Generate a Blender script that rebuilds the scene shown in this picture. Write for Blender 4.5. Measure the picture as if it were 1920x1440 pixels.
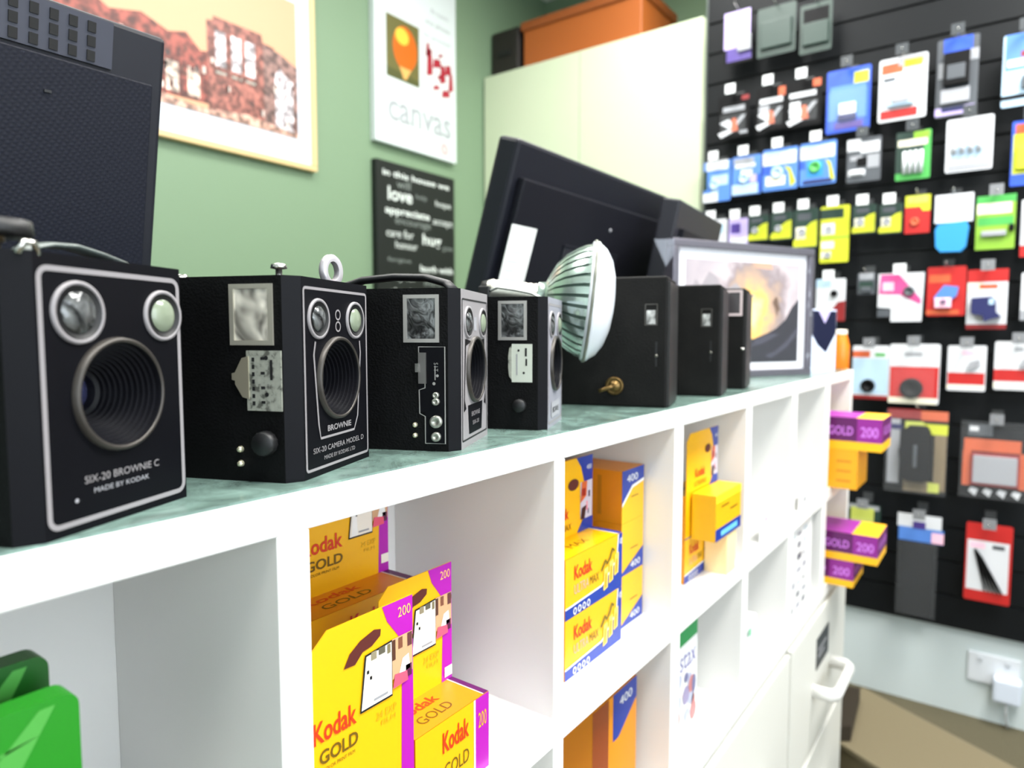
import bpy, bmesh, math, random
from mathutils import Vector, Matrix
random.seed(7)
for o in list(bpy.data.objects): bpy.data.objects.remove(o)
sc = bpy.context.scene
COL = sc.collection

# ------------------------------------------------------------------ camera, world, light, exposure
CAMZ = 1.15
FPX = 1280.0                      # focal length in pixels of the 1920 px wide frame
PITCH = math.atan(93 / 1280.0)
YAW = math.radians(36.2)
fw = Vector((math.cos(YAW) * math.cos(PITCH), math.sin(YAW) * math.cos(PITCH), -math.sin(PITCH)))
rt = Vector((math.sin(YAW), -math.cos(YAW), 0))
up = rt.cross(fw)
cd = bpy.data.cameras.new('camera'); cam = bpy.data.objects.new('camera', cd); COL.objects.link(cam)
cam.matrix_world = Matrix(((rt.x, up.x, -fw.x, 0), (rt.y, up.y, -fw.y, 0), (rt.z, up.z, -fw.z, CAMZ), (0, 0, 0, 1)))
cd.sensor_width = 36; cd.lens = 24; cd.clip_start = 0.02; cd.clip_end = 50
cd.dof.use_dof = True; cd.dof.focus_distance = 0.45; cd.dof.aperture_fstop = 6.3
sc.camera = cam
w = bpy.data.worlds.new('world'); sc.world = w; w.use_nodes = True
w.node_tree.nodes['Background'].inputs[0].default_value = (0.9, 0.95, 1, 1)
w.node_tree.nodes['Background'].inputs[1].default_value = 0.45
sc.view_settings.view_transform = 'Standard'; sc.view_settings.look = 'None'
sc.view_settings.gamma = 1; sc.view_settings.use_curve_mapping = False
sc.view_settings.exposure = 0.12
# the shop's ceiling panel lamps (each sits just under its own diffuser, built below)
LAMPS = [(0.2, -0.5, 34, (1, 0.98, 0.94)), (1.7, -0.5, 66, (1, 0.98, 0.94)), (0.4, 1.05, 16, (1, 0.98, 0.95)), (1.7, 0.85, 22, (1, 0.98, 0.95))]
CEIL = 2.75
for lx, ly, e, c in LAMPS:
    ld = bpy.data.lights.new('ceiling_light', 'AREA'); ld.shape = 'RECTANGLE'; ld.size = 1.1; ld.size_y = 0.5
    ld.energy = e; ld.color = c
    lo = bpy.data.objects.new('ceiling_light', ld); lo.location = (lx, ly, CEIL - 0.045); COL.objects.link(lo)
# unseen cool fill light, added behind and left of the camera
ld = bpy.data.lights.new('added_fill_light', 'AREA'); ld.shape = 'RECTANGLE'; ld.size = 2.2; ld.size_y = 1.6; ld.energy = 17; ld.color = (0.93, 0.97, 1)
lo = bpy.data.objects.new('added_fill_light', ld); lo.location = (-0.1, -1.55, 1.5); lo.rotation_euler = (math.radians(90), 0, 0); COL.objects.link(lo)

# ------------------------------------------------------------------ helpers
def ray(u, v): return fw * FPX + rt * (u - 960) + up * (720 - v)
def at(u, v, ax, val):
    """the point of the plane <axis ax> = val (world metres) that the photo shows at u, v"""
    r = ray(u, v); o = CAMZ if ax == 2 else 0
    p = r * ((val - o) / r[ax]); return Vector((p.x, p.y, p.z + CAMZ))

def lin(c):
    c = c / 255.0
    return c / 12.92 if c <= 0.04045 else ((c + 0.055) / 1.055) ** 2.4
MATS = {}
def mat(rgb, rough=0.5, metal=0.0, tex=None, name=None, **k):
    key = (tuple(rgb), rough, metal, tex, tuple(sorted(k.items())))
    if key in MATS: return MATS[key]
    m = bpy.data.materials.new(name or 'paint_%d_%d_%d' % tuple(rgb)); m.use_nodes = True
    nt = m.node_tree; b = nt.nodes['Principled BSDF']; N = nt.nodes.new; L = nt.links.new
    col = (lin(rgb[0]), lin(rgb[1]), lin(rgb[2]), 1)
    b.inputs['Base Color'].default_value = col
    b.inputs['Roughness'].default_value = rough; b.inputs['Metallic'].default_value = metal
    if 'trans' in k: b.inputs['Transmission Weight'].default_value = k['trans']; b.inputs['IOR'].default_value = k.get('ior', 1.3)
    if 'alpha' in k: b.inputs['Alpha'].default_value = k['alpha']
    if 'emit' in k:
        b.inputs['Emission Color'].default_value = col; b.inputs['Emission Strength'].default_value = k['emit']
    if 'coat' in k: b.inputs['Coat Weight'].default_value = k['coat']; b.inputs['Coat Roughness'].default_value = 0.1
    if 'spec' in k: b.inputs['Specular IOR Level'].default_value = k['spec']
    if tex:
        tc = N('ShaderNodeTexCoord')
        def ramp(src, stops):
            r = N('ShaderNodeValToRGB'); L(src, r.inputs[0])
            e = r.color_ramp.elements
            e[0].position = stops[0][0]; e[0].color = stops[0][1]; e[1].position = stops[-1][0]; e[1].color = stops[-1][1]
            for p, c in stops[1:-1]:
                x = e.new(p); x.color = c
            return r
        def bump(src, s, d=0.001):
            bp = N('ShaderNodeBump'); bp.inputs['Strength'].default_value = s; bp.inputs['Distance'].default_value = d
            L(src, bp.inputs['Height']); L(bp.outputs[0], b.inputs['Normal'])
        dk = lambda f: (col[0] * f, col[1] * f, col[2] * f, 1)
        if tex == 'leather':
            v = N('ShaderNodeTexVoronoi'); v.inputs['Scale'].default_value = 700; L(tc.outputs['Object'], v.inputs['Vector'])
            n = N('ShaderNodeTexNoise'); n.inputs['Scale'].default_value = 45; L(tc.outputs['Object'], n.inputs['Vector'])
            bump(v.outputs['Distance'], 0.35, 0.0006)
            r = ramp(n.outputs[0], [(0.35, dk(0.7)), (0.75, dk(1.5))]); L(r.outputs[0], b.inputs['Base Color'])
        elif tex == 'marble':
            n = N('ShaderNodeTexNoise'); n.inputs['Scale'].default_value = 28; n.inputs['Detail'].default_value = 8; n.inputs['Roughness'].default_value = 0.65; n.inputs['Distortion'].default_value = 1.2
            L(tc.outputs['Object'], n.inputs['Vector'])
            r = ramp(n.outputs[0], [(0.32, dk(0.55)), (0.5, col), (0.7, dk(1.55))]); L(r.outputs[0], b.inputs['Base Color'])
        elif tex == 'worn':
            n = N('ShaderNodeTexNoise'); n.inputs['Scale'].default_value = 260; n.inputs['Detail'].default_value = 6; L(tc.outputs['Object'], n.inputs['Vector'])
            r = ramp(n.outputs[0], [(0.38, dk(0.35)), (0.48, col), (0.7, dk(1.2))]); L(r.outputs[0], b.inputs['Base Color'])
        elif tex == 'weave':
            mp = N('ShaderNodeMapping'); mp.inputs['Rotation'].default_value = (0, math.radians(-28), 0); L(tc.outputs['Object'], mp.inputs['Vector'])
            wv = N('ShaderNodeTexWave'); wv.wave_type = 'BANDS'; wv.bands_direction = 'Z'; wv.inputs['Scale'].default_value = 80; L(mp.outputs[0], wv.inputs['Vector'])
            w2 = N('ShaderNodeTexWave'); w2.bands_direction = 'X'; w2.inputs['Scale'].default_value = 80; L(mp.outputs[0], w2.inputs['Vector'])
            mx = N('ShaderNodeMath'); mx.operation = 'MULTIPLY'; L(wv.outputs['Fac'], mx.inputs[0]); L(w2.outputs['Fac'], mx.inputs[1])
            bump(mx.outputs[0], 0.25, 0.0006)
            r = ramp(mx.outputs[0], [(0.1, dk(0.85)), (0.9, dk(1.12))]); L(r.outputs[0], b.inputs['Base Color'])
        elif tex == 'wall':
            n = N('ShaderNodeTexNoise'); n.inputs['Scale'].default_value = 90; L(tc.outputs['Object'], n.inputs['Vector']); bump(n.outputs[0], 0.06, 0.002)
        elif tex == 'carpet':
            n = N('ShaderNodeTexNoise'); n.inputs['Scale'].default_value = 260; n.inputs['Detail'].default_value = 4; L(tc.outputs['Object'], n.inputs['Vector']); bump(n.outputs[0], 0.5, 0.004)
            r = ramp(n.outputs[0], [(0.3, dk(0.7)), (0.7, dk(1.3))]); L(r.outputs[0], b.inputs['Base Color'])
        elif tex == 'painted_glints':      # viewfinder glass, its reflections painted in as bright and dark noise
            v = N('ShaderNodeTexNoise'); v.inputs['Scale'].default_value = k.get('s', 60); v.inputs['Detail'].default_value = 2; v.inputs['Distortion'].default_value = 1.5; L(tc.outputs['Object'], v.inputs['Vector'])
            r = ramp(v.outputs[0], [(0.38, dk(0.12)), (0.5, dk(0.55)), (0.62, dk(1.0))]); L(r.outputs[0], b.inputs['Base Color'])
            bump(v.outputs[0], 0.4, 0.003)
        elif tex == 'sunset':
            g = N('ShaderNodeTexNoise'); g.inputs['Scale'].default_value = 14; g.inputs['Detail'].default_value = 7; g.inputs['Roughness'].default_value = 0.6; L(tc.outputs['Object'], g.inputs['Vector'])
            sp = N('ShaderNodeVectorMath'); sp.operation = 'DISTANCE'; sp.inputs[1].default_value = k['c']; L(tc.outputs['Object'], sp.inputs[0])
            ad = N('ShaderNodeMath'); ad.operation = 'MULTIPLY_ADD'; ad.inputs[1].default_value = 0.16; L(g.outputs[0], ad.inputs[0]); L(sp.outputs['Value'], ad.inputs[2])
            r = ramp(ad.outputs[0], [(0.085, (.95, .80, .32, 1)), (0.115, (.85, .48, .10, 1)), (0.14, (.50, .32, .20, 1)), (0.165, (.24, .19, .20, 1)), (0.19, (.50, .42, .44, 1)), (0.26, (.34, .30, .33, 1))]); L(r.outputs[0], b.inputs['Base Color'])
        elif tex == 'city':
            n = N('ShaderNodeTexNoise'); n.inputs['Scale'].default_value = 55; n.inputs['Detail'].default_value = 3; L(tc.outputs['Object'], n.inputs['Vector'])
            r = ramp(n.outputs[0], [(0.36, dk(0.35)), (0.5, col), (0.64, dk(1.9))]); L(r.outputs[0], b.inputs['Base Color'])
    MATS[key] = m
    return m

_txt = {}
def text_mesh(s, italic=False, bold=False):
    key = (s, italic, bold)
    if key not in _txt:
        cu = bpy.data.curves.new('t', 'FONT'); cu.body = s; cu.size = 1; cu.resolution_u = 3
        cu.offset = 0.02 if bold else 0
        if italic: cu.shear = 0.25
        ob = bpy.data.objects.new('t', cu); COL.objects.link(ob)
        dg = bpy.context.evaluated_depsgraph_get(); me = ob.evaluated_get(dg).to_mesh()
        vs = [v.co.copy() for v in me.vertices]; fs = [list(p.vertices) for p in me.polygons]
        ob.evaluated_get(dg).to_mesh_clear()
        bpy.data.objects.remove(ob); bpy.data.curves.remove(cu)
        x0 = min(v.x for v in vs); x1 = max(v.x for v in vs); y0 = min(v.y for v in vs); y1 = max(v.y for v in vs)
        _txt[key] = ([((v.x - x0) / (x1 - x0), (v.y - y0) / (y1 - y0)) for v in vs], fs, (x1 - x0) / (y1 - y0))
    return _txt[key]

class MB:
    """collects shapes; build() links them as one mesh object"""
    def __init__(s): s.v = []; s.f = []; s.m = []; s.sm = []; s.mats = []
    def mi(s, m):
        if m not in s.mats: s.mats.append(m)
        return s.mats.index(m)
    def add(s, vs, fs, m, smooth=False):
        b = len(s.v); s.v += [tuple(v) for v in vs]; i = s.mi(m)
        for f in fs: s.f.append([b + q for q in f]); s.m.append(i); s.sm.append(smooth)
        return s
    def box(s, lo, hi, m, M=None):
        x0, y0, z0 = lo; x1, y1, z1 = hi
        vs = [Vector(p) for p in ((x0, y0, z0), (x1, y0, z0), (x1, y1, z0), (x0, y1, z0), (x0, y0, z1), (x1, y0, z1), (x1, y1, z1), (x0, y1, z1))]
        if M: vs = [M @ v for v in vs]
        return s.add(vs, [(0, 3, 2, 1), (4, 5, 6, 7), (0, 1, 5, 4), (1, 2, 6, 5), (2, 3, 7, 6), (3, 0, 4, 7)], m)
    def prism(s, pts, d, m, M=None, smooth=False):
        """pts: 2-D outline in local XZ, extruded along +Y by d"""
        n = len(pts); a = [Vector((p[0], 0, p[1])) for p in pts]; b = [Vector((p[0], d, p[1])) for p in pts]
        vs = a + b
        if M: vs = [M @ v for v in vs]
        s.add(vs, [list(range(n)), list(range(2 * n - 1, n - 1, -1))], m)
        return s.add(vs, [(i, n + i, n + (i + 1) % n, (i + 1) % n) for i in range(n)], m, smooth)
    def lathe(s, prof, c, axis, m, n=32, smooth=True, a0=0, a1=2 * math.pi, wob=None):
        """prof: (radius, height along axis) list"""
        ax = Vector(axis).normalized(); t = ax.orthogonal().normalized(); b2 = ax.cross(t); c = Vector(c)
        full = abs(a1 - a0) > 6.28; vs = []
        for k in range(n if full else n + 1):
            a = a0 + (a1 - a0) * k / n
            for j, (r, h) in enumerate(prof):
                rr = r * (1 + (wob(k, j) if wob else 0))
                vs.append(c + ax * h + (t * math.cos(a) + b2 * math.sin(a)) * rr)
        q = len(prof); fs = []
        for k in range(n):
            k2 = (k + 1) % n if full else k + 1
            for j in range(q - 1): fs.append((k * q + j, k2 * q + j, k2 * q + j + 1, k * q + j + 1))
        return s.add(vs, fs, m, smooth)
    def tube(s, path, r, m, n=8, flat=None):
        path = [Vector(p) for p in path]; vs = []
        for i, p in enumerate(path):
            d = (path[min(i + 1, len(path) - 1)] - path[max(i - 1, 0)]).normalized()
            a = d.cross(Vector((0.013, 0.021, 1))).normalized(); 
            if a.length < .1: a = Vector((1, 0, 0))
            b = d.cross(a)
            r1 = r; r2 = flat if flat else r
            for k in range(n):
                t = 2 * math.pi * k / n; vs.append(p + a * math.cos(t) * r1 + b * math.sin(t) * r2)
        fs = [(i * n + k, i * n + (k + 1) % n, (i + 1) * n + (k + 1) % n, (i + 1) * n + k) for i in range(len(path) - 1) for k in range(n)]
        fs += [list(range(n))[::-1], [(len(path) - 1) * n + k for k in range(n)]]
        return s.add(vs, fs, m, True)
    def build(s, name, parent=None, bevel=0, loc=None):
        me = bpy.data.meshes.new(name); me.from_pydata(s.v, [], s.f)
        for m in s.mats: me.materials.append(m)
        me.polygons.foreach_set('material_index', s.m); me.polygons.foreach_set('use_smooth', s.sm); me.update()
        o = bpy.data.objects.new(name, me); COL.objects.link(o)
        if parent: o.parent = parent
        if loc: o.location = loc
        if bevel:
            bv = o.modifiers.new('b', 'BEVEL'); bv.width = bevel; bv.segments = 2; bv.limit_method = 'ANGLE'; bv.angle_limit = math.radians(40)
        return o

class Sheet:
    """flat printing on one face: x to the right, y up, each layer a hair's breadth further out"""
    def __init__(s, mb, o, x, y):
        s.mb = mb; s.o = Vector(o); s.x = Vector(x).normalized(); s.y = Vector(y).normalized(); s.n = s.x.cross(s.y)
    def P(s, p, l): return s.o + s.x * p[0] + s.y * p[1] + s.n * (0.00025 * l)
    def poly(s, pts, m, l=1):
        s.mb.add([s.P(p, l) for p in pts], [list(range(len(pts)))], m); return s
    def rect(s, x0, y0, x1, y1, m, l=1): return s.poly([(x0, y0), (x1, y0), (x1, y1), (x0, y1)], m, l)
    def disc(s, cx, cy, r, m, l=1, ry=None, n=24): return s.poly([(cx + r * math.cos(2 * math.pi * k / n), cy + (ry or r) * math.sin(2 * math.pi * k / n)) for k in range(n)], m, l)
    def strip(s, pts, wd, m, l=1, closed=True, proud=0):
        n = len(pts); vs = []; fs = []
        for i in range(n):
            a = Vector(pts[i - 1] if (i or closed) else pts[i]); b = Vector(pts[i]); c = Vector(pts[(i + 1) % n] if (i < n - 1 or closed) else pts[i])
            d = (c - a).normalized(); nn = Vector((-d.y, d.x))
            vs += [s.P(b + nn * wd / 2, l) + s.n * proud, s.P(b - nn * wd / 2, l) + s.n * proud]
        for i in range(n if closed else n - 1):
            j = (i + 1) % n; fs.append((2 * i, 2 * i + 1, 2 * j + 1, 2 * j))
        s.mb.add(vs, fs, m); return s
    def ring(s, cx, cy, r, wd, m, l=1, n=32, ry=None): return s.strip([(cx + r * math.cos(2 * math.pi * k / n), cy + (ry or r) * math.sin(2 * math.pi * k / n)) for k in range(n)], wd, m, l)
    def text(s, t, x0, y0, wd, h, m, l=2, italic=False, bold=False, ang=0):
        vs, fs, asp = text_mesh(t, italic, bold); ca, sa = math.cos(ang), math.sin(ang)
        if wd is None: wd = h * asp
        P = []
        for x, y in vs:
            a, b = x * wd, y * h; P.append(s.P((x0 + a * ca - b * sa, y0 + a * sa + b * ca), l))
        s.mb.add(P, fs, m); return s

def rrect(x0, y0, x1, y1, r, n=5):
    pts = []
    for cx, cy, a in ((x1 - r, y1 - r, 0), (x0 + r, y1 - r, 90), (x0 + r, y0 + r, 180), (x1 - r, y0 + r, 270)):
        for k in range(n + 1):
            t = math.radians(a + 90 * k / n); pts.append((cx + r * math.cos(t), cy + r * math.sin(t)))
    return pts

def tag(o, label=None, cat=None, group=None, kind=None):
    if label: o['label'] = label
    if cat: o['category'] = cat
    if group: o['group'] = group
    if kind: o['kind'] = kind
    return o
def thing(name, label, cat, loc=(0, 0, 0), rz=0, group=None):
    o = bpy.data.objects.new(name, None); o.empty_display_size = 0.02; COL.objects.link(o); o.location = loc; o.rotation_euler = (0, 0, rz)
    return tag(o, label, cat, group)

# ------------------------------------------------------------------ materials used in many places
WHITE = mat((234, 233, 230), 0.45, name='white_laminate')
BLACKM = mat((15, 15, 17), 0.5, name='black_plastic')
LEATH = mat((5, 5, 6), 0.6, spec=0.16, tex='leather', name='black_leatherette')
ENAMEL = mat((5, 5, 10), 0.5, name='black_enamel', spec=0.14)
SILVER = mat((175, 172, 168), 0.38, 0.6, name='dull_silver')
SILPAINT = mat((140, 136, 138), 0.45, 0.1, name='silver_paint')
CHROME = mat((215, 213, 208), 0.2, 1.0, name='chrome')
WORN = mat((168, 170, 158), 0.4, 0.4, tex='worn', name='worn_metal')
GLASSY = mat((205, 205, 205), 0.12, 0.3, tex='painted_glints', name='painted_reflection_glass')
GLASSD = mat((120, 122, 122), 0.1, 0.4, tex='painted_glints', s=90, name='dark_glass_painted_glints')
CLEAR = mat((235, 240, 245), 0.15, alpha=0.025, name='clear_plastic')
YEL = mat((236, 176, 6), 0.35, name='film_yellow'); ORA = mat((224, 138, 10), 0.4, name='film_orange')
PUR = mat((172, 20, 166), 0.35, name='film_purple'); DPUR = mat((94, 16, 92), 0.4, name='film_dark_purple')
BLU = mat((20, 54, 150), 0.35, name='film_blue'); RED = mat((205, 52, 14), 0.4, name='lettering_red')
BRO = mat((105, 78, 8), 0.4, name='lettering_brown'); INK = mat((18, 18, 20), 0.5, name='ink'); PAPER = mat((238, 238, 236), 0.5, name='paper_white')
PINK = mat((222, 82, 110), 0.5); SKIN = mat((205, 140, 105), 0.5); CREAM = mat((238, 228, 205), 0.5); DARKR = mat((85, 28, 22), 0.5); GREYP = mat((150, 150, 155), 0.5)

# ------------------------------------------------------------------ the room
def slab(name, lo, hi, m, kind='structure', bevel=0):
    o = MB().box(lo, hi, m).build(name, bevel=bevel)
    if kind: o['kind'] = kind
    return o
GREENW = mat((110, 134, 106), 0.6, tex='wall', name='sage_green_wall')
WALLW = mat((206, 216, 218), 0.55, tex='wall', name='pale_wall')
slab('floor', (-1.7, -1.7, -0.05), (2.9, 1.95, 0), mat((84, 78, 58), 0.9, tex='carpet', name='olive_carpet'))
slab('ceiling', (-1.7, -1.7, CEIL), (2.9, 1.95, CEIL + 0.05), mat((225, 225, 222), 0.7, name='ceiling_white'))
slab('wall_back', (-1.7, 1.891, 0), (2.9, 1.95, CEIL), GREENW)
slab('wall_left', (-1.75, -1.7, 0), (-1.7, 1.95, CEIL), WALLW)
slab('wall_front', (-1.75, -1.75, 0), (2.9, -1.7, CEIL), WALLW)
slab('wall_right', (2.86, -1.7, 0), (2.91, 1.95, CEIL), GREENW)
slab('wall_partition', (2.42, -1.7, 0), (2.86, 0.895, CEIL), WALLW)
for i, (lx, ly, e, c) in enumerate(LAMPS):
    t = thing('ceiling_panel_lamp', ['square lit ceiling panel in front of the shelves on the left', 'lit ceiling panel in front of the shelves on the right', 'lit ceiling panel above the dark monitors', 'lit ceiling panel above the framed sunset picture'][i], 'ceiling light', (lx, ly, CEIL), 0, 'ceiling panel lamps')
    MB().box((-.58, -.28, -.03), (.58, -.25, 0), WHITE).box((-.58, .25, -.03), (.58, .28, 0), WHITE).box((-.58, -.25, -.03), (-.55, .25, 0), WHITE).box((.55, -.25, -.03), (.58, .25, 0), WHITE).build('frame', t)
    MB().box((-.55, -.25, -.02), (.55, .25, -.005), mat((255, 255, 252), 0.5, emit=6.0, name='lit_diffuser')).build('diffuser', t)

# unseen window with a glowing pane, added around the fill light
wn = MB(); WF = mat((230, 230, 228), 0.4)
for a, b in (((-1.26, -1.70, .64), (1.06, -1.66, .70)), ((-1.26, -1.70, 2.30), (1.06, -1.66, 2.36)), ((-1.26, -1.70, .70), (-1.20, -1.66, 2.30)), ((1.0, -1.70, .70), (1.06, -1.66, 2.30)), ((-.13, -1.70, .70), (-.07, -1.66, 2.30))): wn.box(a, b, WF)
wn = wn.build('added_window_1'); wn['kind'] = 'structure'
MB().box((-1.2, -1.698, .70), (1.0, -1.69, 2.30), mat((225, 238, 255), 0.2, emit=1.2, name='added_glow_pane')).build('pane', wn)

# ------------------------------------------------------------------ shelf unit and counter
TOP = 1.0684; SX0, SX1 = -0.58, 1.772
su = thing('shelf_unit', 'long white cube shelf unit carrying the row of old box cameras', 'shelf unit', (0, 0, 0))
DIV = [(-.58, -.56), (-.315, -.295), (-.055, -.035), (.2058, .226), (.4695, .4858), (.7185, .7440), (.975, 1.0), (1.226, 1.260), (1.487, 1.527), (1.75, 1.772)]
Y0, Y1 = .30, .488
for a, b in DIV: MB().box((a, Y0, .59), (b, Y1, 1.046), WHITE).build('upright_panel', su, bevel=.0008)
for i in range(len(DIV) - 1):
    for z0, z1 in ((.80, .825), (.59, .615)):
        MB().box((DIV[i][1], Y0 + .0003, z0), (DIV[i + 1][0], Y1, z1), WHITE).build('shelf', su)
MB().box((SX0, Y1, .59), (SX1, Y1 + .012, 1.046), WHITE).build('back_panel', su)
tag(MB().box((SX0, Y0, 1.046), (SX1 + .002, .96, 1.0670), WHITE).build('worktop', bevel=.001), 'white counter board lying over the cube shelves', 'counter top')
tag(MB().box((SX0 + .02, .302, 1.0670), (SX1 - .05, .94, TOP), mat((110, 134, 126), 0.2, tex='marble', name='green_marble')).build('counter_mat'), 'green marbled mat under the old cameras on the counter', 'mat')
tag(MB().box((SX0, Y1 + .0125, .0), (SX1, .92, 1.0458), WHITE).build('counter_cabinet'), 'white counter body behind the cube shelves', 'counter')
# drawers under the cubes
GREYW = mat((214, 213, 206), 0.5, name='grey_white_laminate')
def drawer_unit(x0, x1, label, marks=False):
    t = thing('drawer_unit', label, 'drawer unit', (x0, .31, 0), 0, 'drawer units under the cubes'); w_ = x1 - x0
    MB().box((0, 0, 0), (w_, .178, .5895), GREYW).build('body', t)
    for z0, z1 in ((.30, .575), (.03, .285)):
        d = MB().box((.006, -.012, z0), (w_ - .006, -.0005, z1), GREYW).build('drawer', t, bevel=.002)
        zz = z0 + .125; xx = w_ * .36
        h = MB()
        pts = [(xx, -.012, zz), (xx, -.045, zz), (xx + .012, -.055, zz), (xx + .148, -.055, zz), (xx + .16, -.045, zz), (xx + .16, -.012, zz)]
        h.tube(pts, .009, WHITE, 10, .014).build('handle', d)
        if marks:
            b = MB().box((xx + .02, -.0135, z0 + .160), (xx + .13, -.012, z0 + .225), mat((35, 42, 46), 0.5))
            Sheet(b, (xx + .02, -.0135, z0 + .16), (1, 0, 0), (0, 0, 1)).rect(.01, .036, .09, .042, GREYP).rect(.01, .022, .07, .028, GREYP)
            b.build('label_sticker', d); marks = False
    return t
drawer_unit(1.262, 1.772, 'pale drawer unit at the shelf end with dark label sticker on its drawer', True)
drawer_unit(.745, 1.2605, 'pale drawer unit below the small green and white packs')
drawer_unit(.21, .7435, 'pale drawer unit below the yellow film packs')
drawer_unit(-.57, .2085, 'widest pale drawer unit at the left end of the shelves')

# ------------------------------------------------------------------ old box cameras
def plate_hole(mb, x0, z0, x1, z1, cx, cz, r, y, m, n=48):
    angs = [2 * math.pi * k / n for k in range(n)] + [math.atan2(z - cz, x - cx) % (2 * math.pi) for x in (x0, x1) for z in (z0, z1)]
    angs = sorted(set(angs)); vs = []
    for a in angs:
        ca, sa = math.cos(a), math.sin(a)
        k = min([q for q in [((x1 - cx) / ca if ca > 1e-9 else 9), ((x0 - cx) / ca if ca < -1e-9 else 9), ((z1 - cz) / sa if sa > 1e-9 else 9), ((z0 - cz) / sa if sa < -1e-9 else 9)]])
        vs += [(cx + r * ca, y, cz + r * sa), (cx + k * ca, y, cz + k * sa)]
    q = len(angs)
    mb.add(vs, [(2 * i, 2 * i + 1, 2 * ((i + 1) % q) + 1, 2 * ((i + 1) % q)) for i in range(q)], m)

def viewfinder_window(t, y0, z0, y1, z1, glass, frame=SILVER, fwid=.0026):
    """on the left flank (local x = 0): y from the front, z up"""
    m = MB()
    for a, b, c, d in ((y0, z0, y1, z0 + fwid), (y0, z1 - fwid, y1, z1), (y0, z0 + fwid, y0 + fwid, z1 - fwid), (y1 - fwid, z0 + fwid, y1, z1 - fwid)):
        m.box((-.0012, a, b), (0.0002, c, d), frame)
    f = m.build('viewfinder_window', t)
    g = MB(); ny = nz = 6; vs = []
    for i in range(ny + 1):
        for j in range(nz + 1):
            e = (1 - (2 * i / ny - 1) ** 2) * (1 - (2 * j / nz - 1) ** 2)
            vs.append((-.0003 - .0007 * e, y0 + fwid + (y1 - y0 - 2 * fwid) * i / ny, z0 + fwid + (z1 - z0 - 2 * fwid) * j / nz))
    g.add(vs, [(i * (nz + 1) + j, i * (nz + 1) + j + 1, (i + 1) * (nz + 1) + j + 1, (i + 1) * (nz + 1) + j) for i in range(ny) for j in range(nz)], glass, True)
    g.build('glass', f)

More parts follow.
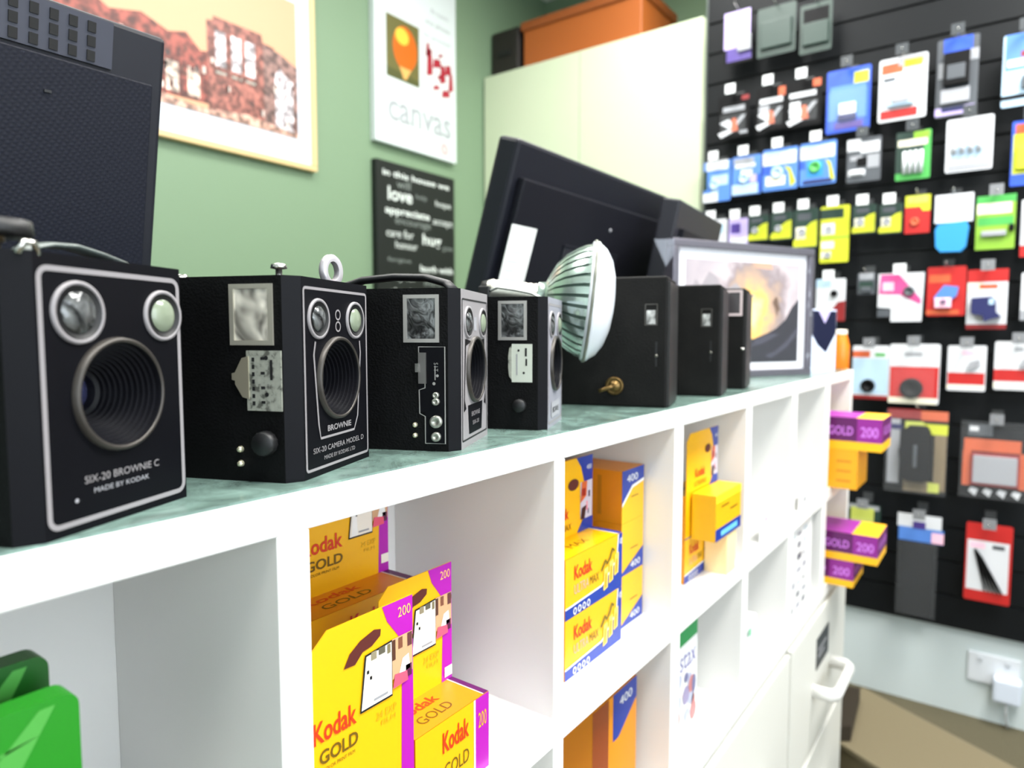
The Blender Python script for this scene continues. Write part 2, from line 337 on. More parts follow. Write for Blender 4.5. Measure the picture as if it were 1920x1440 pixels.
def brownie(origin, ang, W, label, face='plain', D=.125, H=.1135, lines=()):
    t = thing('box_camera', label, 'camera', (origin[0], origin[1], TOP), math.radians(ang), 'old box cameras in a row on the counter')
    c = .008; cx = .01 + (W - .02) / 2; cz = .0555; R = .0235
    facem = {'plain': ENAMEL, 'trapezoid': ENAMEL, 'silver': SILPAINT, 'grey': mat((150, 150, 160), 0.4, 0.2, name='grey_silver_face')}[face]
    fp = [(0, .007), (c, 0), (W - c, 0), (W, .007), (W, D), (0, D)]
    b = MB(); n = 6; vs = [(x, y, 0) for x, y in fp] + [(x, y, H) for x, y in fp]
    b.add(vs, [[5, 4, 3, 2, 1, 0], [6, 7, 8, 9, 10, 11]], LEATH)
    for i in (2, 3, 4): b.add(vs, [(i, (i + 1) % n, n + (i + 1) % n, n + i)], LEATH)
    b.add(vs, [(5, 0, 6, 11)], LEATH); b.add(vs, [(0, 1, 7, 6)], ENAMEL)
    b.box((c * .3, .0075, -.0003), (W - c * .3, .012, .0), ENAMEL)
    b.build('body', t, bevel=.0012)
    p = MB(); plate_hole(p, c, .0, W - c, H, cx, cz, R * .96, 0, facem); 
    S = Sheet(p, (0, 0, 0), (1, 0, 0), (0, 0, 1))
    bx0, bx1, bz0, bz1 = .010, W - .010, .0045, .1075
    if face != 'silver': S.strip(rrect(bx0, bz0, bx1, bz1, .002 if face == 'trapezoid' else .004), .0016 if face == 'trapezoid' else .0022, SILPAINT, 1)
    vx = (.0255, W - .0255) if face != 'silver' else (.027, W - .024); vz = .0905; vr = (.0128, .0118)
    if face == 'plain': vx = (.0275, W - .0205)
    if face == 'trapezoid':
        hw = .0285
        S.strip([(cx - hw + .002, vz - .013), (cx - hw, .070), (cx - hw + .004, .030), (cx - hw + .006, .0215), (cx + hw - .010, .0215), (cx + hw - .005, .030), (cx + hw, .070), (cx + hw - .001, vz - .013)], .0014, SILPAINT, 2, closed=False)
        S.ring(cx, vz + .0028, .0028, .0009, SILPAINT, 2); S.ring(cx, vz - .0042, .0028, .0009, SILPAINT, 2)
        S.text('BROWNIE', cx - .0145, .0245, .029, .0036, SILPAINT, 2, bold=True)
        S.text('SIX-20 CAMERA MODEL D', cx - .031, .0135, .062, .0032, SILPAINT, 2)
        S.text('MADE BY KODAK LTD', cx - .019, .0085, .038, .0024, SILPAINT, 2)
    if face == 'plain':
        S.text('SIX-20 BROWNIE C', cx - .021, .0195, .042, .0032, SILPAINT, 2)
        S.text('MADE BY KODAK', cx - .0165, .0148, .031, .0022, GREYP, 2)
        S.disc(.0225, .0135, .0009, GREYP, 2)
    if face == 'silver':
        S.strip(rrect(bx0 + .001, bz0 + .001, bx1 - .001, bz1 - .001, .001), .0012, INK, 1)
        S.poly([(cx - .021, .030), (cx + .021, .030), (cx + .018, .0085), (cx - .018, .0085)], ENAMEL, 1)
        S.poly([(cx - .028, vz - .012), (cx - .010, vz - .014), (cx - .026, cz + .018), (cx - .030, .035), (cx - .026, .028), (cx - .032, .026)], ENAMEL, 1)
        S.poly([(cx + .028, vz - .012), (cx + .010, vz - .014), (cx + .026, cz + .018), (cx + .030, .035), (cx + .026, .028), (cx + .032, .026)], ENAMEL, 1)
        S.rect(cx - .004, vz - .006, cx + .004, vz + .004, GREYP, 1)
        S.text('BROWNIE', cx - .012, .021, .024, .0035, SILPAINT, 2); S.text('SIX-20', cx - .009, .0145, .018, .003, SILPAINT, 2)
    if face == 'grey':
        S.rect(cx - .02, .008, cx + .02, .022, GREYP, 2); S.text('BROWNIE', cx - .015, .012, .03, .005, ENAMEL, 3)
    p.build('front_plate', t)
    for k, x in enumerate(vx):
        r = vr[k] if face in ('plain',) else .0115 
        rim = SILPAINT
        m = MB().lathe([(r - .0018, 0.0002), (r - .0016, -.0010), (r, -.0010), (r + .0002, 0.0002)], (x, -.0002, vz), (0, 1, 0), rim, 40)
        m.lathe([(r - .0018, -.0002), (r - .0035, .0008), (.0, .0010)], (x, -.0012, vz), (0, 1, 0), BLACKM, 32)
        o = m.build('viewfinder_lens', t)
        q = r - .0042
        MB().lathe([(q, 0), (q * .85, -.0009), (q * .5, -.0018), (0.00001, -.0022)], (x, -.0007, vz), (0, 1, 0), (GLASSD if k == 0 and face == 'plain' else mat((128, 138, 118), 0.15, coat=0.5, name='greenish_lens_glass') if k else GLASSD), 28).build('glass', o)
    m = MB().lathe([(R * .95, .0004), (R * .96, -.0022), (R, -.003), (R + .0012, -.002), (R + .0016, .0004)], (cx, 0, cz), (0, 1, 0), mat((66, 62, 58), 0.4, 0.4, name='blackened_ring'), 56)
    m.build('lens_ring', t)
    prof = [(R * .96, -.0022)]
    for k in range(11):
        r0 = R * (.95 - .050 * k); prof += [(r0, .0020 * k - .001), (r0, .0020 * k + .0009)]
    prof += [(R * .36, .0215), (R * .36, .026)]
    MB().lathe(prof, (cx, 0, cz), (0, 1, 0), mat((15, 15, 20), 0.42, name='black_lens_funnel', spec=0.3), 56, smooth=False).build('lens_funnel', t)
    MB().lathe([(R * .37, .026), (R * .3, .0248), (R * .15, .0238), (.00001, .0235)], (cx, 0, cz), (0, 1, 0), mat((60, 62, 95), 0.08, coat=1.0, name='lens_glass'), 32).build('lens_glass', t)
    return t, cx

def studs(t, y, zs, x=0):
    for z in zs:
        MB().lathe([(.00001, -.0026), (.0012, -.0024), (.0018, -.001), (.0019, .0003)], (x, y, z), (1, 0, 0), mat((225, 220, 190), 0.25, 0.7, name='brass_stud'), 16).build('stud', t)
def knob(t, y, z, r, m, name='winding_knob', h=.008):
    MB().lathe([(.00001, -h), (r * .9, -h), (r, -h * .8), (r, -h * .25), (r * .6, -h * .2), (r * .6, .0003)], (0, y, z), (1, 0, 0), m, 28, wob=lambda k, j: (.04 if k % 2 else 0)).build(name, t)

def strap(t, pts, wd=.005, th=.0016, m=LEATH, name='carrying_strap'):
    MB().tube(pts, wd, m, 10, th).build(name, t)

# 1: nearest, plain black face
c1, cx = brownie((.0963, .2984), 23, .0955, 'nearest black box camera with plain rounded white outline round its face, at left edge', 'plain')
viewfinder_window(c1, .0125, .076, .0385, .109, GLASSD)
strap(c1, [(.018, .022, .1125)] + [(.024, .022, .1165), (.034, .022, .1192), (.046, .022, .1200), (.060, .022, .1180), (.074, .022, .1150), (.084, .022, .1125)], .006, .0014, mat((96, 104, 100), 0.3, name='shiny_grey_strap'))
MB().lathe([(.0026, 0), (.0026, .003), (.004, .0035), (.0040, .006)], (.006, .016, .1135), (0, 0, 1), mat((120, 105, 80), 0.3, 0.8), 20).lathe([(.00001, .0055), (.0125, .0055), (.0135, .0065), (.013, .0115), (.00001, .0125)], (.006, .016, .1135), (0, 0, 1), BLACKM, 32).build('winding_knob', c1)
MB().tube([(.004, .002, .112), (.0055, .001, .1165), (.010, .001, .1165), (.0115, .001, .112)], .0013, CHROME, 8).build('latch', c1)
knob(c1, .03, .070, .008, BLACKM)
# 2: trapezoid line face
c2, cx = brownie((.2275, .3118), 22, .0955, 'black box camera with two ringed viewfinders and silver trapezoid outline, second in the row', 'trapezoid')
viewfinder_window(c2, .0121, .0757, .0388, .109, mat((250, 244, 228), 0.12, 0.2, tex='painted_glints', s=38, name='bright_glass_painted_glints'), mat((176, 172, 158), 0.35, 0.5))
pl = MB().box((-.0010, .0076, .0398), (.0002, .029, .0728), WORN)
S = Sheet(pl, (-.0010, .029, .0398), (0, -1, 0), (0, 0, 1))
for k in range(7):
    S.rect(.0035, .003 + .004 * k, .0052, .0052 + .004 * k, INK, 1); 
    if k % 2 == 0: S.rect(.009, .004 + .004 * k, .0115, .0055 + .004 * k, INK, 1)
S.rect(.0148, .017, .0163, .028, INK, 1); S.disc(.0125, .029, .0012, INK, 1); S.disc(.0125, .009, .0012, INK, 1)
pp = pl.build('shutter_plate', c2)
MB().prism([(0, 0), (.004, .001), (.0085, .008), (.0085, .010), (.0105, .0105), (.0105, .014), (.0085, .0145), (.004, .0225), (0, .0235)], .0012, mat((188, 180, 158), 0.35, 0.7, name='shutter_lever_metal'), Matrix(((0, -1, 0, -.0004), (1, 0, 0, .0275), (0, 0, 1, .0462), (0, 0, 0, 1)))).build('shutter_lever', c2)
studs(c2, .0345, (.018, .010)); knob(c2, .0165, .0225, .0065, BLACKM)
MB().lathe([(.0018, 0), (.0018, .0035), (.0045, .004), (.0040, .0062), (.00001, .0072)], (.006, .012, .1135), (0, 0, 1), CHROME, 20).build('shutter_button', c2)
MB().lathe([(.00001, .0022), (.0035, .0020), (.0042, 0)], (.006, .075, .1135), (0, 0, 1), CHROME, 16).build('rivet', c2)
MB().lathe([(.0062, -.002), (.0098, -.0026), (.0108, -.0012), (.0108, .0012), (.0098, .0026), (.0062, .002), (.0062, -.002)], (.0795, .021, .1228), (.1, 1, 0), mat((205, 200, 205), 0.35, 0.5, name='pale_metal'), 36).build('winding_ring', c2)
# 3: silver art deco face
c3, cx = brownie((.3570, .3075), 24.5, .0930, 'black box camera with silver-painted face, third in the row', 'silver')
viewfinder_window(c3, .0132, .076, .039, .109, GLASSD)
pl = MB(); S = Sheet(pl, (-.0002, .032, 0), (0, -1, 0), (0, 0, 1))
pl.box((-.0007, .0085, .005), (.0002, .0237, .0733), ENAMEL); pl.box((-.0007, .0237, .0275), (.0002, .0285, .0733), ENAMEL)
S = Sheet(pl, (-.0007, .0290, 0), (0, -1, 0), (0, 0, 1))
S.strip([(.0055, .0056), (.0055, .0245), (.0015, .0265), (.0012, .043), (.0055, .0445), (.0055, .0505), (.0012, .0515), (.001, .073), (.0200, .073), (.0200, .0056)], .0008, SILVER, 1)
S.text('S I T', .012, .062, .006, .003, SILVER, 1, ang=-1.57); S.rect(.0125, .05, .0132, .06, SILVER, 1); S.disc(.0145, .053, .001, SILVER, 1); S.disc(.012, .0475, .0011, SILVER, 1)
pp = pl.build('shutter_plate', c3)
MB().box((-.0022, .0225, .0475), (-.0006, .0280, .0690), mat((120, 118, 116), 0.35, 0.7), None).box((-.004, .0275, .0555), (-.0008, .0297, .0615), CHROME).build('shutter_lever', c3)
for z, r in ((.0395, .0022), (.0350, .0026), (.0210, .0045), (.0105, .0034)):
    MB().lathe([(.00001, -.0016), (r * .35, -.0018), (r * .5, -.003), (r * .95, -.0028), (r, 0)], (-.0006, .0155, z), (1, 0, 0), mat((170, 170, 160), 0.3, 0.7, name='polished_stud'), 24).build('stud', c3)
studs(c3, .0313, (.0183, .0109))
strap(c3, [(.02, .008, .1125), (.022, .014, .118), (.024, .03, .1225), (.026, .055, .1235), (.026, .08, .1215), (.024, .1, .115), (.024, .108, .1125)], .007, .0028, BLACKM)
# 4: grey face
c4, cx = brownie((.4810, .3165), 22.6, .0880, 'black box camera with grey-silver face, leaned over by the reflector lamp', 'grey')
viewfinder_window(c4, .0165, .0767, .0415, .110, GLASSD)
PALEM = mat((200, 205, 192), 0.4, 0.2, tex=None, name='pale_metal_plate')
pl = MB().box((-.0010, .0118, .0410), (.0002, .0295, .0735), PALEM)
S = Sheet(pl, (-.0010, .0295, .0410), (0, -1, 0), (0, 0, 1)); S.rect(.012, .014, .0135, .020, INK).rect(.0115, .022, .0132, .029, INK).disc(.0105, .008, .001, INK).disc(.006, .027, .001, INK).rect(.004, .006, .005, .024, GREYP)
pl.build('shutter_plate', c4)
MB().prism([(0, 0), (.0022, .003), (.003, .01), (.003, .02), (.002, .027), (0, .029)], .0012, WORN, Matrix(((0, -1, 0, -.0004), (1, 0, 0, .0295), (0, 0, 1, .043), (0, 0, 0, 1)))).build('shutter_lever', c4)
knob(c4, .022, .0215, .0055, BLACKM)
strap(c4, [(.010, .008, .1135), (.012, .014, .1165), (.012, .028, .1195), (.014, .046, .1225), (.012, .052, .1195)], .0035, .0012, mat((205, 208, 200), 0.35, 0.3, name='pale_metal_strap'), 'handle_clip')
MB().box((.008, .052, .1135), (.016, .062, .1235), BLACKM).build('strap_lug', c4, bevel=.001)

# 5-7: taller, plain black box cameras
PLAINB = mat((12, 11, 10), 0.6, spec=0.2, tex='leather', name='worn_black_card')
def plain_box(origin, ang, H, label, W=.09, D=.135, win=True):
    t = thing('box_camera', label, 'camera', (origin[0], origin[1], TOP), math.radians(ang), 'old box cameras in a row on the counter')
    MB().box((0, 0, 0), (W, D, H), PLAINB).build('body', t, bevel=.002)
    f = MB().box((.003, -.003, .002), (W - .003, .0, H - .006), mat((34, 33, 33), 0.45, name='dark_front_panel'))
    f.build('front_plate', t)
    if win:
        fr = MB(); y0, y1, z0, z1 = .0105, .0245, .0915, .1153
        for a, b, c, d in ((y0, z0, y1, z0 + .001), (y0, z1 - .001, y1, z1), (y0, z0, y0 + .001, z1), (y1 - .001, z0, y1, z1)): fr.box((-.0006, a, b), (.0002, c, d), mat((70, 68, 64), 0.4))
        o = fr.build('viewfinder_window', t)
        MB().box((-.0004, y0 + .0022, z0 + .0015), (.0002, y1 - .002, z1 - .007), mat((215, 215, 212), 0.2, 0.2, tex='painted_glints', s=35)).build('glass', o)
        MB().box((-.0003, .0105, .046), (.0002, .0125, .0735), INK).lathe([(.00001, -.0012), (.0016, -.001), (.0018, 0)], (0, .0112, .058), (1, 0, 0), mat((120, 118, 110), 0.3, 0.8), 12).build('shutter_slot', t)
    return t
c5 = plain_box((.708, .307), 17, .1455, 'taller plain black box camera with brass winding key behind reflector lamp')
BRASS = mat((120, 96, 58), 0.35, 0.9, name='aged_brass')
k = MB().lathe([(.0095, 0), (.0105, -.001), (.0085, -.0022), (.0075, -.001), (.0055, -.001), (.005, -.004), (.00001, -.0045)], (0, .0575, .0235), (1, 0, 0), BRASS, 32)
k.tube([(-.003, .0575, .0235), (-.0055, .062, .022), (-.007, .07, .019), (-.006, .0735, .0175)], .0022, BRASS, 8).build('winding_key', c5)
c6 = plain_box((.88, .308), 14, .1465, 'plain black box camera with pale key knob, second of three tall plain ones')
MB().lathe([(.004, 0), (.0042, -.004), (.006, -.006), (.0085, -.008), (.0085, -.014), (.006, -.017), (.00001, -.0175)], (0, .062, .026), (1, 0, 0), mat((190, 172, 150), 0.4, 0.3, name='pale_knob'), 8, smooth=False).build('winding_key', c6)
c7 = plain_box((1.018, .32), 12, .1495, 'slim black box camera with white-bordered viewfinder, against framed sunset', W=.08, win=False)
viewfinder_window(c7, .0035, .109, .0315, .147, mat((66, 62, 64), 0.25, name='dark_ground_glass'), mat((205, 188, 188), 0.45, name='pale_pink_border'), .0035)
MB().lathe([(.00001, -.004), (.002, -.003), (.002, 0)], (.0, .003, .06), (0.4, 1, 0), CHROME, 12).build('stud', c7)

# ------------------------------------------------------------------ reflector lamp
ax = Vector((.54, -.84, -.11)).normalized(); C0 = Vector((.6135, .3475, 1.15 + .0330))
lt = thing('reflector_lamp', 'ribbed glass reflector lamp tilted behind fourth box camera', 'lamp', C0)
GLW = mat((200, 220, 210), 0.22, 0.75, coat=0.4, name='silvered_glass'); LENS = mat((232, 236, 242), 0.2, coat=0.5, name='frosted_lens')
nrib = 34
prof = [(.0145, -.056), (.0150, -.049), (.022, -.046), (.034, -.040), (.044, -.031), (.051, -.021), (.0555, -.012), (.0575, -.007)]
GLD = mat((88, 108, 98), 0.3, 0.3, name='dark_rib_groove')
rf = MB(); rf.lathe(prof[:3], (0, 0, 0), ax, GLW, 88)
for k in range(nrib):
    a = 2 * math.pi * k / nrib; b_ = 2 * math.pi / nrib
    rf.lathe([(r_ * (1.02 if 0 < q_ < 5 else 1), h_) for q_, (r_, h_) in enumerate(prof[2:])], (0, 0, 0), ax, GLW, 3, a0=a, a1=a + b_ * .68)
    rf.lathe([(r_ * (.985 if 0 < q_ < 5 else 1), h_) for q_, (r_, h_) in enumerate(prof[2:])], (0, 0, 0), ax, GLD if 1 else GLW, 2, a0=a + b_ * .68, a1=a + b_)
rf.build('reflector', lt)
lensprof = [(.0575, -.007), (.0605, -.006), (.061, 0), (.0595, .0015), (.0585, .0025), (.054, .0085), (.044, .0150), (.030, .0195), (.015, .0215), (.00001, .022)]
MB().lathe(lensprof, (0, 0, 0), ax, LENS, 96).lathe([(.0612, -.0045), (.0618, -.0042), (.0618, -.0018), (.0612, -.0015)], (0, 0, 0), ax, mat((120, 122, 110), 0.4), 96, wob=lambda k, j: (.006 if k % 6 < 3 else -.01)).build('lens', lt)
s_ = MB(); pr_ = []
for i in range(9): pr_ += [(.0118, -.056 - .0055 * i), (.0128, -.0588 - .0055 * i)]
s_.lathe(pr_ + [(.011, -.108)], (0, 0, 0), ax, mat((215, 212, 200), 0.3, 0.9, name='screw_cap_metal'), 32)
s_.lathe([(.011, -.108), (.009, -.114), (.00001, -.117)], (0, 0, 0), ax, BLACKM, 24).build('screw_cap', lt)

# ------------------------------------------------------------------ framed sunset picture standing on the counter
fr = thing('picture_frame', 'silver-framed sunset picture wrapped in plastic, standing at the far end of counter', 'picture frame', (1.4638, .3245, TOP), math.radians(-26.4))
W_, H_ = -.3604, .2505; FR = mat((98, 94, 104), 0.3, 0.6, name='pewter_frame')
m = MB(); q = .014
m.box((W_, 0, 0), (0, .022, q), FR).box((W_, 0, H_ - q), (0, .022, H_), FR).box((W_, 0, q), (W_ + q, .022, H_ - q), FR).box((-q, 0, q), (0, .022, H_ - q), FR)
m.build('frame', fr, bevel=.002)
MB().box((W_ + q, .008, q), (-q, .012, H_ - q), mat((228, 226, 232), 0.5)).build('mount', fr)
p = MB(); S = Sheet(p, (W_, .0079, 0), (1, 0, 0), (0, 0, 1))
sx0, sx1, sz0, sz1 = .048, .318, .044, .206
T = Sheet(p, (W_ + .034 - .048 * 1.085, .0079, .028 - .044 * 1.17), (1, 0, 0), (0, 0, 1))
class Scaled:
    def poly(s_, pts, m, l=1): T.poly([(a * 1.085, b * 1.17) for a, b in pts], m, l)
    def rect(s_, x0, y0, x1, y1, m, l=1): s_.poly([(x0, y0), (x1, y0), (x1, y1), (x0, y1)], m, l)
S = Scaled()
S.rect(sx0, sz0, sx1, sz1, mat((190, 180, 170), 0.35, tex='sunset', c=(W_ + .195, .0079, .125)), 1)
ROCK = mat((30, 29, 36), 0.6, spec=0.2); ROCK2 = mat((58, 56, 68), 0.6, spec=0.2)
S.poly([(sx0, sz0), (sx1, sz0), (sx1, .150), (.300, .135), (.285, .115), (.262, .100), (.240, .092), (.205, .082), (.16, .084), (.1, .078), (sx0, .082)], ROCK, 2)
S.poly([(.235, .055), (.26, .062), (.29, .080), (.312, .100), (sx1, .105), (sx1, .092), (.29, .068), (.25, .050)], ROCK2, 3)
S.poly([(.20, .07), (.23, .075), (.27, .09), (.25, .092), (.21, .082)], ROCK2, 3)
S.poly([(.176, sz0 + .002), (.196, sz0 + .006), (.199, .072), (.19, .078), (.178, .074)], mat((212, 140, 80), 0.5), 3)
S.poly([(.250, .142), (.256, .150), (.262, .152), (.266, .140), (.272, .128), (.266, .131), (.262, .118), (.258, .132)], mat((96, 70, 50), 0.5), 3)
CL = mat((150, 142, 146), 0.5)
S.poly([(.055, .150), (.07, .175), (.082, .165), (.10, .188), (.118, .180), (.128, .160), (.11, .148), (.08, .145)], CL, 3)
S.poly([(.14, .160), (.16, .172), (.185, .158), (.21, .152), (.18, .146), (.15, .148)], CL, 3)
S.poly([(.20, .206), (.245, .206), (.25, .196), (.21, .197)], mat((200, 150, 125), 0.5), 3)
p.build('picture', fr)
wr = MB(); WRAP = mat((225, 228, 240), 0.08, alpha=0.02, name='shrink_wrap')
wr.box((W_ - .001, -.0020, -.0000), (.001, -.0012, H_ + .001), WRAP)
FLAP = mat((205, 210, 225), 0.1, alpha=0.3, name='folded_wrap')
wr.add([(W_, -.001, H_ * .99), (W_ - .034, .012, H_ * .985), (W_ - .010, .008, H_ * .80), (W_, 0, H_ * .88)], [(0, 1, 2, 3)], FLAP)
for k in range(14):
    xx = -.012 + random.uniform(-.01, .006) if k % 2 else W_ + random.uniform(.004, .03); zz = random.uniform(.02, .23)
    wr.add([(xx, -.0025, zz), (xx + .006, -.0025, zz + .004), (xx + .003, -.0025, zz + random.uniform(.012, .03))], [(0, 1, 2)], FLAP)
wr.build('plastic_wrap', fr)

# ------------------------------------------------------------------ dark monitors seen from behind
DK = mat((19, 20, 29), 0.5, spec=0.3, name='dark_monitor_plastic'); DK2 = mat((16, 16, 24), 0.5, spec=0.25, name='monitor_cover')
def tilt(y, z, a): return Matrix.Translation((0, y, z)) @ Matrix.Rotation(a, 4, 'X')
ml = thing('monitor', 'large dark textured monitor back at upper left behind the nearest camera', 'monitor', (-.24, .682, TOP))
a = math.radians(11.5); M = tilt(0, .0, a)   # top leans towards the cameras
wd = .562; hh = .348
b = MB().box((0, 0, .02), (wd, .045, hh), DK, M); b.build('housing', ml, bevel=.004)
MB().box((.012, -.006, .03), (wd - .012, 0, .306), mat((17, 19, 31), 0.55, spec=0.2, tex='weave', name='woven_dark_panel'), M).build('rear_cover', ml, bevel=.0015)
v_ = MB().box((.1, -.003, .309), (wd - .045, 0, .345), mat((40, 42, 56), 0.5), M)
for k in range(30):
    for zz in (.311, .322, .333): v_.box((.106 + k * .0135, -.0042, zz), (.112 + k * .0135, -.0028, zz + .008), mat((4, 4, 6), 0.8), M)
v_.build('vent', ml)
MB().box((wd - .095, -.0075, hh - .070), (wd - .090, -.006, hh - .068), INK, M).build('screw', ml)
MB().box((.15, .02, 0), (.41, .14, .012), DK2).box((.24, .03, .01), (.32, .05, .12), DK2).build('stand', ml, bevel=.003)

mc = thing('monitor', 'leaning dark monitor back with white paper label behind reflector lamp', 'monitor', (.828, .708, TOP))
a = math.radians(17.5); M = tilt(0, 0, a); wd = .575; hh = .385
MB().box((0, 0, .01), (wd, .040, hh), DK, M).build('housing', mc, bevel=.006)
rc = MB().box((.018, -.013, .012), (wd - .03, 0, hh - .052), DK2, M).build('rear_cover', mc, bevel=.003)
MB().box((.17, -.0155, .02), (.36, -.013, .245), mat((28, 28, 36), 0.4), M).box((.168, -.0165, .245), (.362, -.013, .249), DK, M).build('bracket_plate', mc, bevel=.001)
lb = MB().box((.014, -.0140, .05), (.080, -.0132, .264), PAPER, M)
S = Sheet(lb, M @ Vector((.014, -.0141, .05)), (1, 0, 0), (M.to_3x3() @ Vector((0, 0, 1))))
for k in range(12): S.rect(.008, .012 + .0145 * k, .008 + random.uniform(.02, .042), .0150 + .0145 * k, mat((205, 203, 212), 0.5), 1)
S.disc(.03, .198, .009, mat((212, 212, 214), 0.5), 1, ry=.006)
lb.build('paper_label', mc)
MB().lathe([(.00001, -.0148), (.003, -.0145), (.0034, -.0128)], M @ Vector((.31, 0, .29)), M.to_3x3() @ Vector((0, 1, 0)), GREYP, 12).build('screw', mc)
MB().box((.17, .0, 0), (.4, .16, .012), DK2).build('stand', mc, bevel=.003)
c0 = at(1248, 375, 1, .535)
mr = thing('monitor', 'smaller dark monitor back behind wrapped sunset picture', 'monitor', (c0.x, .578, TOP), math.radians(6))
hh = (c0.z - TOP) / math.cos(math.radians(12)); M = tilt(0, 0, math.radians(12))
MB().box((0, 0, .004), (.33, .036, hh), mat((34, 34, 42), 0.45), M).build('housing', mr, bevel=.004)
MB().box((.03, -.010, .01), (.31, 0, hh - .05), DK2, M).build('rear_cover', mr, bevel=.002)
MB().box((.08, .0, 0), (.25, .04, .012), DK2).build('stand', mr)

# ------------------------------------------------------------------ small things at the far end of the counter
p = at(1573, 692, 2, TOP)
bt = thing('bottle', 'small orange bottle with pale cap at far end of counter', 'bottle', (1.740, .325, TOP))
MB().lathe([(.00001, 0), (.019, 0), (.021, .004), (.021, .055), (.017, .070), (.014, .082)], (0, 0, 0), (0, 0, 1), mat((228, 122, 22), 0.25, name='orange_plastic'), 32).build('body', bt)
MB().lathe([(.015, .082), (.015, .092), (.00001, .093)], (0, 0, 0), (0, 0, 1), mat((222, 212, 196), 0.4), 24).build('cap', bt)
bx = thing('carton', 'white carton with navy pointed panel between wrapped picture and orange bottle', 'box', (1.585, .33, TOP), math.radians(-20))
MB().box((-.05, 0, 0), (.05, .04, .135), mat((212, 222, 245), 0.4)).build('body', bx, bevel=.001)
p = MB(); S = Sheet(p, (-.05, -.0002, 0), (1, 0, 0), (0, 0, 1)); S.poly([(0.002, .132), (.098, .132), (.098, .085), (.062, .042), (.030, .06), (.002, .09)], mat((20, 24, 52), 0.4), 1); S.poly([(.03, .132), (.075, .132), (.055, .105)], mat((190, 180, 225), 0.4), 2)
p.build('printed_panel', bx)

# ------------------------------------------------------------------ film packs in the cubes
PH_BG = mat((235, 228, 215), 0.4)
def photo(S, x0, y0, x1, y1, l, kind='white'):
    w_ = x1 - x0; h = y1 - y0
    def R(a, b, c, d, m, k=1): S.rect(x0 + w_ * a, y0 + h * b, x0 + w_ * c, y0 + h * d, m, l + k)
    if kind == 'white':
        S.poly([(x0, y0), (x0 + w_ * .60, y0), (x0 + w_ * .60, y1), (x0 + w_ * .10, y1 - h * .05)], INK, l)
        S.poly([(x0 + w_ * .02, y0 + h * .04), (x0 + w_ * .585, y0 + h * .04), (x0 + w_ * .585, y1 - h * .03), (x0 + w_ * .12, y1 - h * .08)], PH_BG, l + 1)
        S.poly([(x0 + w_ * .06, y0 + h * .05), (x0 + w_ * .22, y0 + h * .05), (x0 + w_ * .2, y0 + h * .55), (x0 + w_ * .1, y0 + h * .6)], PAPER, l + 2)
        R(.24, .10, .5, .14, GREYP, 2); R(.12, .62, .16, .68, INK, 2); R(.17, .50, .21, .56, INK, 2); R(.2, .82, .30, .96, mat((140, 130, 105), 0.5), 2); R(.34, .85, .46, .97, mat((90, 85, 70), 0.5), 2); R(.50, .80, .56, .96, mat((120, 110, 80), 0.5), 2)
        R(.60, .28, 1.0, 1.0, mat((205, 160, 120), 0.5), 0); R(.6, .62, .66, .98, mat((80, 45, 30), 0.5), 1); R(.72, .78, .8, .98, mat((120, 70, 50), 0.5), 1); R(.9, .75, .99, .99, mat((95, 50, 50), 0.5), 1)
        S.poly([(x0 + w_ * .72, y0 + h * .3), (x0 + w_ * .95, y0 + h * .34), (x0 + w_ * .92, y0 + h * .62), (x0 + w_ * .8, y0 + h * .58)], PAPER, l + 1)
        S.poly([(x0 + w_ * .60, y0 + h * .12), (x0 + w_ * .9, y0 + h * .14), (x0 + w_ * .88, y0 + h * .32), (x0 + w_ * .64, y0 + h * .36)], PINK, l + 2); R(.86, .2, .98, .42, mat((85, 20, 60), 0.5), 1)
    else:
        R(0, 0, 1, 1, mat((196, 190, 205), 0.4), 0)
        S.poly([(x0, y0 + h * .45), (x0 + w_ * .5, y0 + h * .6), (x0 + w_ * .55, y1), (x0 + w_ * .1, y1)], mat((206, 96, 50), 0.4), l + 1)
        S.poly([(x0, y0), (x0 + w_ * .35, y0), (x0 + w_ * .5, y0 + h * .35), (x0 + w_ * .1, y0 + h * .3)], mat((50, 22, 24), 0.4), l + 1)
        R(.12, .62, .4, .82, mat((150, 30, 24), 0.4), 2); R(.66, .55, .8, .72, mat((70, 40, 60), 0.4), 1); R(.6, .1, .7, .24, mat((60, 70, 95), 0.4), 1); R(.48, .2, .6, .45, mat((225, 140, 160), 0.4), 1)

